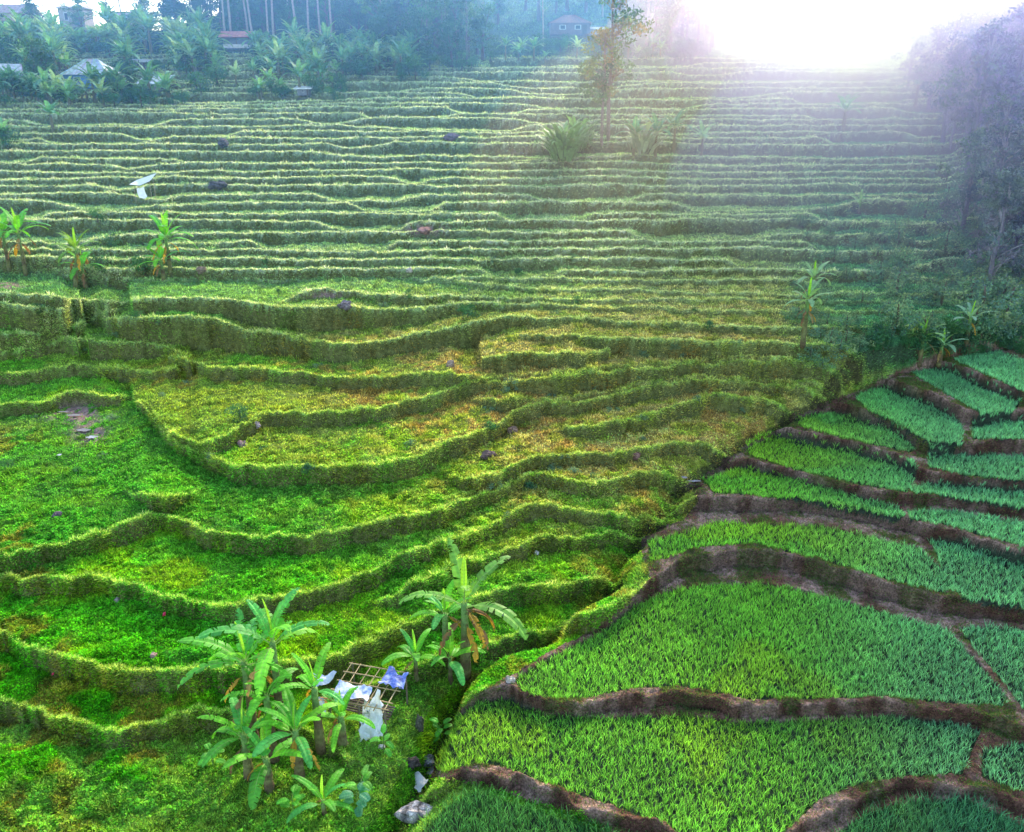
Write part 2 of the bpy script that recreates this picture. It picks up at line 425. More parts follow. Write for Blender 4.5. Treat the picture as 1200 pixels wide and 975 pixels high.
# ground sheet of the terraces
fl = lambda a: a.ravel()
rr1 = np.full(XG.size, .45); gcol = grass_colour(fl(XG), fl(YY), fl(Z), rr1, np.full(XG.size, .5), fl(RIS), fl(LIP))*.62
mudc = np.array([.16, .075, .048]); mudl = np.array([.36, .22, .16]); mn = sst((fbm(fl(XG)*1.4, fl(YY)*1.4, 4)-.35)/.3)[:, None]
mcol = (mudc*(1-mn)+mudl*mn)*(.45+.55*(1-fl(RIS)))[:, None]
tf = sst((fbm(fl(XG)*.9+40, fl(YY)*.9, 3)-.60)/.15)[:,None]*.45
mcol = mcol*(1-tf)+np.array([.16,.15,.06])*tf
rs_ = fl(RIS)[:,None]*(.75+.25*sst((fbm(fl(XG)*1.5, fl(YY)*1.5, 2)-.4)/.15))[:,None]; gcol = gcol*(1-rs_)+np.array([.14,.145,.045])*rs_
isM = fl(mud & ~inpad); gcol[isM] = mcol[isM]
isP = fl(inpad); gcol[isP] = np.array([.035, .050, .03])
isG = fl((np.abs(gd) < .35) & (YY < 60)); gcol[isG] = gcol[isG]*.35+np.array([.03,.022,.015])*.65
# bare wet patch on one terrace
bare = zone_blob(fl(px_g), fl(row_g), 88, 484, 30, 9)+zone_blob(fl(px_g), fl(row_g), 104, 508, 20, 12)*.9
bare += zone_blob(fl(px_g), fl(row_g), 498, 270, 22, 5)+zone_blob(fl(px_g), fl(row_g), 385, 346, 22, 3)+zone_blob(fl(px_g), fl(row_g), 8, 335, 16, 4)
bare = np.clip(bare*1.6, 0, 1)*sst((fbm(fl(XG)*2.5, fl(YY)*2.5, 2)-.28)/.2)
gcol = gcol*(1-bare[:,None])+np.array([.30,.19,.16])*bare[:,None]
idx = np.arange(NU*NY).reshape(NU, NY)
quads = np.stack([idx[:-1,:-1].ravel(), idx[1:,:-1].ravel(), idx[1:,1:].ravel(), idx[:-1,1:].ravel()], 1)
P = np.stack([XG.ravel(), YY.ravel(), Z.ravel()], 1)
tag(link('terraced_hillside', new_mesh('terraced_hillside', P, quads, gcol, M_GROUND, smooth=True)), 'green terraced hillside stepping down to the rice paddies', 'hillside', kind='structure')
# the country around it
gp = []
for (r_, zz) in ((6,-1.5),(60,-3),(400,-8),(5000,-8)):
    for k in range(48): gp.append((r_*math.cos(k*math.tau/48), r_*math.sin(k*math.tau/48), zz))
gf = [tuple(range(48))]
for q in range(3):
    for k in range(48): gf.append((q*48+k, q*48+48+k, q*48+48+(k+1)%48, q*48+(k+1)%48))
tag(link('ground', new_mesh('ground', gp, gf, np.tile([.05,.10,.02], (len(gp),1)), M_GROUND)), 'wide dark green valley ground around the hillside', 'ground', kind='structure')

# ------------------------------------------------------------------ grass cover as blades
cx_ = (P[quads[:,0]]+P[quads[:,2]])*.5
e1 = P[quads[:,2]]-P[quads[:,0]]; e2 = P[quads[:,3]]-P[quads[:,1]]
area = .5*np.linalg.norm(np.cross(e1, e2), axis=1)
nrm = np.cross(e1, e2); nrm /= (np.linalg.norm(nrm, axis=1, keepdims=True)+1e-9); nrm *= np.sign(nrm[:,2:3]+1e-9)
cpx, crow = project(cx_[:,0], cx_[:,1], cx_[:,2])
q0 = quads[:,0]
def cell(a): return a.ravel()[q0]
cm = cell(mud); cpad = cell(inpad); clip_ = cell(LIP); cris = cell(RIS); cg = np.abs(cell(gd))
vis = (cpx > -90) & (cpx < 1290) & (crow > -20) & (crow < 1040) & (cx_[:,1] < 200)
def blades(name, prob, n, lenf, widf, colf, mat, label, cat, up=.55, lean=.9, verts4=False):
    prob = prob/prob.sum()
    cdf = np.cumsum(prob); ci = np.searchsorted(cdf, rng.random(n)); ci = np.clip(ci, 0, len(prob)-1)
    a = rng.random(n)[:,None]; b = rng.random(n)[:,None]
    q = quads[ci]
    p = (P[q[:,0]]*(1-a)+P[q[:,1]]*a)*(1-b)+(P[q[:,3]]*(1-a)+P[q[:,2]]*a)*b
    nn = nrm[ci]
    th = rng.random(n)*math.tau; le = lean*np.sqrt(rng.random(n))
    d = nn*.45+np.array([0,0,1])*up+np.stack([np.cos(th)*le, np.sin(th)*le, np.zeros(n)], 1)
    d /= np.linalg.norm(d, axis=1, keepdims=True)
    r1 = rng.random(n); r2 = rng.random(n)
    L = lenf(p, ci)*(.55+.8*r2); W = widf(p, ci)*(.7+.6*rng.random(n))
    sd = np.cross(d, rng.normal(size=(n,3))); sd /= np.linalg.norm(sd, axis=1, keepdims=True)
    base = p-nn*.02
    tip = base+d*L[:,None]; tip[:,2] -= L*.15
    c = colf(p, ci, r1, r2)
    midp = base+d*(L*.5)[:,None]
    v = np.stack([base-sd*(W*.35)[:,None], midp-sd*(W*.5)[:,None]+[0,0,0], tip, midp+sd*(W*.5)[:,None]], 1).reshape(-1,3)
    cc = np.repeat(c, 4, 0)
    f = np.arange(4*n).reshape(n,4)
    return tag(link(name, new_mesh(name, v, f, cc, mat)), label, cat, kind='stuff')
wn = fbm(cx_[:,0]*1.3, cx_[:,1]*1.3, 3)
base_p = area/np.maximum(cx_[:,1],12)**1.75*vis*(~cm)*(~cpad)*(.35+1.3*wn)*(1-.3*cris)
base_p *= np.where(cg < .3, .15, 1.0)
bare_c = bare[q0]; base_p *= (1-np.clip(bare_c*1.3,0,.97))
def gl(p, ci): return (.085+.0011*p[:,1])*(1+.3*clip_[ci])*(1+.9*sst((wn[ci]-.58)/.12))
def gw_(p, ci): return .011+.00052*p[:,1]
def gc(p, ci, r1, r2):
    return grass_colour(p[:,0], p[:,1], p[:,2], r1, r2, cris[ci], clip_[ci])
GM = 1.0
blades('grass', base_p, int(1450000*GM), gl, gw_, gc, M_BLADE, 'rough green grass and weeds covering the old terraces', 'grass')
lipp = area/np.maximum(cx_[:,1],12)**1.75*vis*(~cm)*(~cpad)*clip_
blades('edge_grass', lipp, int(330000*GM), lambda p,ci: (.10+.0011*p[:,1]), gw_, gc, M_BLADE, 'longer pale grass with painted rim light fringing the terrace edges', 'grass', up=.35, lean=1.0)
# broad-leaved weeds near the front
nearp = area*vis*(~cm)*(~cpad)*sst((38-cx_[:,1])/16)*(.15+sst((fbm(cx_[:,0]*.5+5,cx_[:,1]*.5,3)-.42)/.15))
def wc(p, ci, r1, r2):
    c = grass_colour(p[:,0], p[:,1], p[:,2], r1, r2, cris[ci]*.6, clip_[ci]*.4)
    return c*np.array([.75,1.05,.8])
blades('weeds', nearp, int(250000*GM), lambda p,ci: np.full(len(p), .10), lambda p,ci: np.full(len(p), .075), wc, M_BLADE, 'low broad-leaved green weeds between the grass', 'weeds', up=.7, lean=1.3)
# thin growth on the mud banks
mp = area*vis*cm*(~cpad)*(sst((fbm(cx_[:,0]*.9+40,cx_[:,1]*.9,3)-.56)/.1)+.16)/np.maximum(cx_[:,1],12)
blades('bank_grass', mp, 75000, lambda p,ci: .07+.0015*p[:,1], gw_, lambda p,ci,r1,r2: np.array([.12,.20,.05])*(.6+.8*r1)[:,None]*np.where(r2>.5,1,0)[:,None]+np.array([.26,.16,.09])*np.where(r2>.5,0,1)[:,None], M_BLADE, 'thin grass and straw on the mud banks', 'grass')

# rice
def rice(name, i, spacing, hgt, cols, label, nb=11):
    m = paddy_id == i
    xs = XG[m]; ys = YY[m]
    x0, x1, y0, y1 = xs.min(), xs.max(), ys.min(), ys.max()
    y1 = min(y1, 80)
    gxs, gys = np.meshgrid(np.arange(x0, x1, spacing), np.arange(y0, y1, spacing))
    gxs = gxs.ravel(); gys = gys.ravel()
    gxs = gxs+rng.normal(0, spacing*.22, len(gxs)); gys = gys+rng.normal(0, spacing*.22, len(gys))
    zz = ground_at(gxs, gys)
    px, row = project(gxs, gys, zz)
    k = inpoly(px, row, PADDY[i]) & (px < 1300) & (row < 1040)
    gxs, gys, zz, px, row = gxs[k], gys[k], zz[k], px[k], row[k]
    n = len(gxs)
    gn = fbm(gxs*.5, gys*.5, 3); hs = hgt*(.8+.4*gn)*(.85+.3*rng.random(n))
    X = np.repeat(gxs, nb); Yv = np.repeat(gys, nb); Zv = np.repeat(zz, nb); hh = np.repeat(hs, nb)
    N = len(X); th = rng.random(N)*math.tau; le = rng.random(N)*.42
    hh = hh*(.6+.5*rng.random(N))
    d = np.stack([np.cos(th)*le, np.sin(th)*le, np.ones(N)], 1); d /= np.linalg.norm(d, axis=1, keepdims=True)
    out = np.stack([np.cos(th), np.sin(th), np.zeros(N)], 1)
    b = np.stack([X, Yv, Zv-.03], 1)+out*.02
    mid = b+d*(hh*.6)[:,None]; tip = mid+(d*.8+out*.45)*(hh*.42)[:,None]
    ph = rng.random(N)*math.tau
    sd = np.stack([np.cos(ph), np.sin(ph), np.zeros(N)], 1)
    W = (.007+.00028*Yv)
    v = np.stack([b-sd*(W*.5)[:,None], mid-sd*(W*.6)[:,None], tip, mid+sd*(W*.6)[:,None]], 1).reshape(-1,3)
    f = np.arange(4*N).reshape(N,4)
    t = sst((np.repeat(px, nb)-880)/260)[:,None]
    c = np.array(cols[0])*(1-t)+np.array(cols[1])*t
    yl = sst((fbm(X*.4+3, Yv*.4, 3)-.5)/.15)[:,None]*.45*(1-t)
    c = c*(1-yl)+np.array([.32,.50,.04])*yl
    c = 1.4*c*(.4+1.1*rng.random(N))[:,None]*(.8+.4*np.repeat(gn, nb))[:,None]
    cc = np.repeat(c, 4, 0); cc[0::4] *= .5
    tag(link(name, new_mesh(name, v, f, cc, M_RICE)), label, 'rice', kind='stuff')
RC = ([.17,.44,.06], [.17,.43,.22])
rl = ['large lime green rice bed between two winding mud bunds at the front', 'largest rice bed, bulging and bright green under the wide brown bank', 'long rice bed between the two wide brown banks',
 'narrow tapering rice strip above the wide reddish bank', 'rice bed shaped like a leaf beside the terraces', 'small pointed rice bed below the curving path', 'oval rice bed inside the curve of the mud path',
 'rice bed above the curved path near the banana plants', 'topmost rice bed on the ridge below the dark trees', 'small bluish rice bed right of the curved path', 'bluish rice strip above the second straight bank', 'thin bluish rice strip under a straight mud bank',
 'thin dark rice strip above the wide lower bank', 'bluish rice bed at the edge beyond the narrow ditch', 'triangular rice bed beside the narrow diagonal ditch', 'rounded bluish rice bed next to the bund junction', 'dark shaggy rice bed below the lowest bund', 'dark weedy rice corner beside the stream']
for i in range(18):
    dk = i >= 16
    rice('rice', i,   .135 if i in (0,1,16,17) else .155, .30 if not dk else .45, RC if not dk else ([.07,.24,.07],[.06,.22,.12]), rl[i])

# ------------------------------------------------------------------ geometry collector
class Geo:
    def __init__(s): s.v = []; s.f = []; s.c = []
    def add(s, vs, fs, col):
        b = len(s.v); s.v += [tuple(p) for p in vs]; s.f += [tuple(i+b for i in f) for f in fs]
        if len(col) == 3 and not hasattr(col[0], '__len__'): s.c += [tuple(col)]*len(vs)
        else: s.c += [tuple(c) for c in col]
    def box(s, c, d, col, rz=0, rx=0, taper=1):
        M = Matrix.Translation(c) @ Matrix.Rotation(rz, 4, 'Z') @ Matrix.Rotation(rx, 4, 'X')
        vs = []
        for z in (-1,1):
            t = taper if z > 0 else 1
            for x, y in ((-1,-1),(1,-1),(1,1),(-1,1)): vs.append(M @ Vector((x*d[0]/2*t, y*d[1]/2*t, z*d[2]/2)))
        s.add(vs, [(0,3,2,1),(4,5,6,7),(0,1,5,4),(1,2,6,5),(2,3,7,6),(3,0,4,7)], col)
    def tube(s, pts, rad, col, n=7, wob=0.0, cols=None):
        pts = [Vector(p) for p in pts]; vs = []; cs = []
        for i, p in enumerate(pts):
            t = (pts[min(i+1, len(pts)-1)]-pts[max(i-1, 0)]).normalized()
            a = t.cross(Vector((.13,.97,.21))).normalized(); b = t.cross(a)
            r = rad[i] if hasattr(rad, '__len__') else rad
            for k in range(n):
                g = k*math.tau/n; rr = r*(1+wob*(random.random()-.5))
                vs.append(p+a*math.cos(g)*rr+b*math.sin(g)*rr); cs.append(cols[i] if cols else col)
        fs = []
        for i in range(len(pts)-1):
            for k in range(n): fs.append((i*n+k, i*n+(k+1)%n, (i+1)*n+(k+1)%n, (i+1)*n+k))
        fs.append(tuple(range(n))[::-1]); fs.append(tuple(range((len(pts)-1)*n, len(pts)*n)))
        s.add(vs, fs, cs)
    def mesh(s, name, mat, smooth=False): return new_mesh(name, s.v, s.f, np.array(s.c), mat, smooth)
    def build(s, name, mat, parent=None, loc=(0,0,0), rz=0, smooth=False, scale=1.0):
        return link(name, s.mesh(name, mat, smooth), parent, loc, rz, scale)
def empty(name, loc, rz=0, scale=1.0):
    o = bpy.data.objects.new(name, None); COL.objects.link(o); o.location = loc; o.rotation_euler = (0,0,rz); o.scale = (scale,)*3
    o.empty_display_size = .2
    return o
def vary(c, a): 
    k = 1+random.uniform(-a, a); return tuple(x*k for x in c)

# ------------------------------------------------------------------ banana plants
def leaf_geo(g, L, W, e0, e1, az, org, col=(.10,.34,.04), rib=(.38,.52,.16), seg=26, tear=.5, pet=.16, twist=0.0, fold=.45, curl=1.0):
    """one banana leaf: stalk, midrib and a torn blade"""
    ca, sa = math.cos(az), math.sin(az); side = Vector((-sa, ca, 0))
    pts = []; p = Vector(org); tang = []
    for i in range(seg+1):
        t = i/seg; e = e0+(e1-e0)*(t**1.3)
        d = Vector((ca*math.cos(e), sa*math.cos(e), math.sin(e)))
        pts.append(p.copy()); tang.append(d); p = p+d*(L/seg)
    k0 = int(seg*pet)
    g.tube(pts[::2] if seg > 12 else pts, [max(.006, .022*(1-.8*i/(len(pts[::2])-1)))*L/2 for i in range(len(pts[::2]))] if seg > 12 else [.02*L/2]*len(pts), rib, n=4 if seg > 12 else 3)
    for sgn in (-1, 1):
        i = k0
        while i < seg:
            n = 1 if random.random() < tear*.35 else random.randint(2, 6) if tear > .05 else seg
            j = min(seg, i+n)
            droop = random.uniform(-.25, .5)*tear+.15; sh = random.uniform(.86, 1)
            vs = []; cs = []
            lc = vary(col, .16)
            for q in range(i, j+1):
                t = (q-k0)/(seg-k0)
                w = W*.5*min(1, (t*6+.05))**.5*max(0, 1-t**3.2)**.55*(sh if 0 < q < seg else 1)
                tn = tang[min(q, seg)]; up = side.cross(tn)*-1
                if up.z < 0: up = -up
                gap = 0.0
                if j-i < seg: gap = (.3 if q == i else -.3 if q == j else 0)*tear*L/seg*2
                a1 = fold*1.0; b0 = pts[q]+up*.004
                m = b0+(side*sgn*math.cos(a1)+up*math.sin(a1)*.55)*w*.5 + tn*(w*.16+gap*.5)
                a2 = -droop*curl
                o = m+(side*sgn*math.cos(a2)+Vector((0,0,1))*math.sin(a2)*1.0)*w*.5 + tn*(w*.18+gap*.5)
                stripe = 1+.28*(q % 2)
                vs += [b0, m, o]; cs += [tuple(x*1.1*stripe for x in lc), tuple(x*stripe for x in lc), tuple(x*.85*stripe for x in lc)]
            fs = []
            for q in range(j-i):
                a = q*3; fs += [(a, a+1, a+4, a+3), (a+1, a+2, a+5, a+4)]
            g.add(vs, fs, cs); i = j
BCOL = [(.15,.50,.035),(.12,.42,.04),(.21,.58,.04),(.11,.44,.08)]
def banana(name, loc, stem, nleaf, L, rz, label, group=None, dead=4, tear=.6, lean=(0,0), col=None, young=True, r=.13, open_=1.0, fruit=False):
    root = empty(name, loc, rz); tag(root, label, 'banana plant', group)
    top = Vector((lean[0], lean[1], stem))
    g = Geo()
    pts = [top*t+Vector((0,0,-.15*(1-t)))+Vector((random.uniform(-.015,.015),random.uniform(-.015,.015),0)) for t in [k/9 for k in range(10)]]
    tc = [(.14,.10,.05) if random.random() < .55 else (.20,.19,.07) for _ in range(6)]+[(.16,.22,.07),(.17,.26,.08),(.18,.30,.08),(.18,.32,.08)]
    g.tube(pts, [r*(1.15-.55*k/9) for k in range(10)], None, n=9, wob=.14, cols=tc)
    g.build('trunk', M_BARK, root, smooth=True)
    nleaf += 1
    for k in range(nleaf):
        a = k*2.4+random.uniform(-.3,.3); rank = k/nleaf
        e0 = R(80-62*rank*open_+random.uniform(-6,6)); e1 = e0-R(55+45*rank+random.uniform(-12,12))
        gl_ = Geo(); ll = L*random.uniform(.82,1.08)*(1 if k > 1 else .85)
        leaf_geo(gl_, ll, ll*random.uniform(.20,.26), e0, e1, a, top+Vector((0,0,-.05-.12*rank)), col=vary(col or random.choice(BCOL), .12), tear=tear*random.uniform(.5,1.3))
        gl_.build('leaf', M_LEAF, root)
    if young:
        gs = Geo(); leaf_geo(gs, L*.72, L*.12, R(88), R(78), random.random()*6, top, col=(.28,.55,.05), tear=0, fold=1.1)
        gs.build('furled_leaf', M_LEAF, root)
    for k in range(dead):
        a = random.random()*math.tau; gd_ = Geo()
        o = top*(random.uniform(.72,.97))
        leaf_geo(gd_, L*random.uniform(.45,.75), L*.13, R(-20), R(-88), a, o, col=random.choice([(.22,.12,.05),(.30,.19,.07),(.45,.26,.03)]), rib=(.25,.15,.07), tear=1.0, seg=14, curl=2)
        gd_.build('dead_leaf', M_LEAF, root)
    return root
BG = 'banana plants clumped by the bamboo frame'
banana('banana_plant', at(334,876), 3.4, 8, 1.95, .4, 'tallest banana plant in the front clump, with upright split leaves', tear=.8, dead=5)
banana('banana_plant', at(300,876), 2.8, 8, 1.85, 2.1, 'banana plant with drooping torn leaves left of the tallest one', tear=1.0, dead=5)
banana('banana_plant', at(322,892), 2.1, 6, 1.5, 3.9, 'shaded banana plant in the middle of the front clump', tear=.6, dead=4)
banana('banana_plant', at(293,914), 1.45, 7, 1.55, 5.0, 'low banana plant with broad leaves at the left foot of the front clump', tear=.5, dead=3)
banana('banana_plant', at(352,912), 1.5, 7, 1.45, 1.0, 'low banana plant at the right foot of the front clump', tear=.3, dead=2)
banana('banana_plant', at(376,880), 1.9, 5, 1.35, 2.7, 'banana plant leaning toward the white sheets', tear=.4, dead=4)
banana('banana_plant', at(402,872), .9, 7, 1.15, 0.3, 'short banana plant with brown hanging leaves below the white sheets', tear=.3, dead=3)
banana('banana_plant', at(380,955), .45, 6, 1.05, 4.2, 'small banana sapling with one orange leaf in front of the clump', tear=.15, dead=1, r=.07)
banana('banana_plant', at(316,925), 1.0, 7, 1.5, 2.9, 'low leafy banana plant between the two foremost trunks', tear=.5, dead=2)
banana('banana_plant', at(546,790), 2.5, 4, 2.35, 2.25, 'tall banana plant with long sparse leaves beside the gully', tear=.9, dead=6, col=(.20,.42,.06), r=.16)
banana('banana_plant', at(523,770), 1.5, 6, 1.35, 1.3, 'medium banana plant just behind the tall gully one', tear=.3, dead=2)
banana('banana_plant', at(488,798), .75, 6, 1.25, .2, 'young banana plant with long pale leaves right of the bamboo frame', tear=.1, dead=1, r=.08)
banana('banana_plant', at(528,800), .85, 7, 1.25, 3.2, 'young banana plant in front of the tall gully one, one leaf tipped yellow', tear=.15, dead=1, r=.08)
banana('banana_plant', at(12,318), 2.3, 8, 2.3, .9, 'banana plant at the frame edge, outermost of the group by the left terraces', dead=5, tear=.7)
banana('banana_plant', at(31,322), 2.7, 8, 2.3, 2.9, 'upright banana plant second from the edge on the left terraces', dead=6, tear=.7)
banana('banana_plant', at(88,336), 2.2, 8, 2.1, 4.1, 'banana plant with yellowing leaves and leaning brown trunk', dead=5, tear=.7, lean=(-.5,0), col=(.2,.36,.05))
banana('banana_plant', at(101,338), 1.4, 7, 1.9, .5, 'shorter pale banana plant beside the leaning brown trunk', dead=2, tear=.5)
banana('banana_plant', at(201,326), 2.2, 10, 2.3, 1.7, 'bushy banana plant standing alone beside a boulder', dead=4, tear=.5)
banana('banana_plant', at(192,328), 1.2, 8, 1.9, 3.3, 'lower banana plant hugging the bushy one by the boulder', dead=2, tear=.4)
banana('banana_plant', at(940,408), 2.3, 9, 1.5, .2, 'pale banana plant with drooping leaves on the slope above the paddies', dead=5, tear=.6, col=(.26,.44,.20))
banana('banana_plant', at(948,366), 1.9, 7, 1.4, 2.2, 'pale banana plant just uphill of the drooping one', dead=2, tear=.5, col=(.28,.44,.22))
banana('banana_plant', at(1076,432), 1.5, 8, 1.5, 1.4, 'yellow green banana plant beside the upper paddies', dead=3, tear=.4, col=(.20,.40,.12))
banana('banana_plant', at(1100,428), 1.0, 8, 1.4, 2.7, 'low spreading banana plant in the middle of the upper paddy group', dead=3, tear=.3, col=(.22,.40,.20))
banana('banana_plant', at(1130,412), 1.6, 7, 1.4, 5.1, 'pale blue green banana plant nearest the dark trees', dead=2, tear=.4, col=(.25,.42,.25))
banana('banana_plant', at(1006,252), .9, 5, 1.6, 1.1, 'lone banana plant with two raised leaves in the hazy scrub', dead=0, tear=.4, col=(.3,.45,.2))

# simple banana prototypes for the distance: one mesh each
def far_banana(seed, stem, L, n, col):
    random.seed(seed); g = Geo(); top = Vector((0,0,stem))
    g.tube([(0,0,-.3),(0.03,0,stem*.5),(0,0,stem)], [.16,.13,.09], (.22,.20,.10), n=6)
    for k in range(n):
        rank = k/n; e0 = R(82-60*rank); e1 = e0-R(60+35*rank+random.uniform(-10,10))
        leaf_geo(g, L*random.uniform(.8,1.1), L*.27, e0, e1, k*2.4+random.uniform(-.3,.3), top, col=vary(col, .15), rib=(.35,.45,.2), seg=9, tear=.5)
    return g.mesh('banana_plant', M_LEAF)
FB = [far_banana(s, st, L, n, c) for s, st, L, n, c in ((1,1.2,1.9,12,(.13,.34,.17)),(2,.9,1.7,11,(.20,.42,.20)),(3,1.8,2.0,12,(.12,.30,.17)),(4,.5,1.5,11,(.22,.44,.16)),(5,1.1,1.8,12,(.30,.48,.26)))]
random.seed(11)
def scatter(mesh_list, name, label, cat, group, spots, smin=.8, smax=1.2, sink=.1):
    out = []
    for (px, row) in spots:
        p = at(px, row, sink)
        o = link(name, random.choice(mesh_list), None, p, random.random()*6.28, random.uniform(smin, smax)); tag(o, label, cat, group); out.append(o)
    return out
def spots(x0, x1, y0, y1, n, tri=0): return [(random.uniform(x0,x1), random.uniform(y0,y1)) for _ in range(n)]
scatter(FB, 'banana_plant', 'one of the banana plants massed on the slope under the ridge trees', 'banana plant', 'banana grove under the ridge', [q for q in spots(-20,255,60,92,125) if not (q[1] > 66 and (80 < q[0] < 145 or 158 < q[0] < 210 or q[0] < 24))]+spots(-10,250,46,66,60), 1.2, 1.9)
scatter(FB, 'banana_plant', 'one of the banana plants on the bank below the blue and grey houses', 'banana plant', 'banana plants below the houses', spots(-10,50,112,122,16)+spots(50,130,114,124,20)+spots(130,205,112,120,14), .9, 1.3)
scatter(FB, 'banana_plant', 'one of the banana plants on the slope below the tall pale trunks', 'banana plant', 'banana grove right of the pink roofed hut', spots(300,490,60,92,85)+spots(430,495,78,90,10), 1.0, 1.6)
scatter(FB, 'banana_plant', 'one of the banana plants scattered between the hut and the upper terraces', 'banana plant', 'banana plants around the small white shed', spots(240,330,92,116,9)+spots(330,400,98,112,7), .8, 1.3)
scatter(FB, 'banana_plant', 'one of the banana plants in front of the hazy house', 'banana plant', 'banana plants near the hazy house', spots(575,690,62,72,8)+spots(720,800,66,74,5), .8, 1.2)
for (px, row, sc, lb) in ((62,150,1.1,'lone banana plant on the topmost left terraces'),(352,118,1.3,'banana plant standing over the small white shed'),(742,186,1.0,'hazy banana plant right of the two slender trees'),(768,184,1.1,'pinkish hazy banana plant beyond the slender trees'),(789,180,1.1,'hazy banana plant between two others on the bright terraces'),(822,182,1.1,'sunlit banana plant with reddish base in the glare'),(988,150,1.5,'tall solitary banana palm in the violet haze'),(1072,128,1.1,'banana plant at the edge of the violet hillside'),(5,170,1.2,'banana plant cut by the frame edge on the upper terraces')):
    scatter([random.choice(FB)], 'banana_plant', lb, 'banana plant', None, [(px,row)], sc, sc)

# ------------------------------------------------------------------ trees
def rand_rot(n):
    a = rng.normal(size=(n,3)); a /= np.linalg.norm(a, axis=1, keepdims=True)
    b = np.cross(a, rng.normal(size=(n,3))); b /= np.linalg.norm(b, axis=1, keepdims=True)
    return a, b
def crown_mesh(name, clumps, per, leaf, cols, flat=.75):
    V = []; C = []
    for (c, r) in clumps:
        n = int(per*r*r)
        d = rng.normal(size=(n,3)); d /= np.linalg.norm(d, axis=1, keepdims=True)
        rad = r*(.45+.6*rng.random(n))
        p = np.array(c)+d*rad[:,None]*np.array([1,1,flat])
        a, b = rand_rot(n); s = leaf*(.6+.8*rng.random(n))
        v = np.stack([p-a*s[:,None]*.9, p-b*s[:,None]*.42, p+a*s[:,None]*.9, p+b*s[:,None]*.42], 1)
        col = np.array(cols[rng.integers(len(cols))])*(.75+.5*rng.random())
        cc = col[None]*(.7+.6*rng.random(n))[:,None]
        V.append(v.reshape(-1,3)); C.append(np.repeat(cc, 4, 0))
    V = np.concatenate(V); C = np.concatenate(C)
    return new_mesh(name, V, np.arange(len(V)).reshape(-1,4), C, M_TREELEAF)
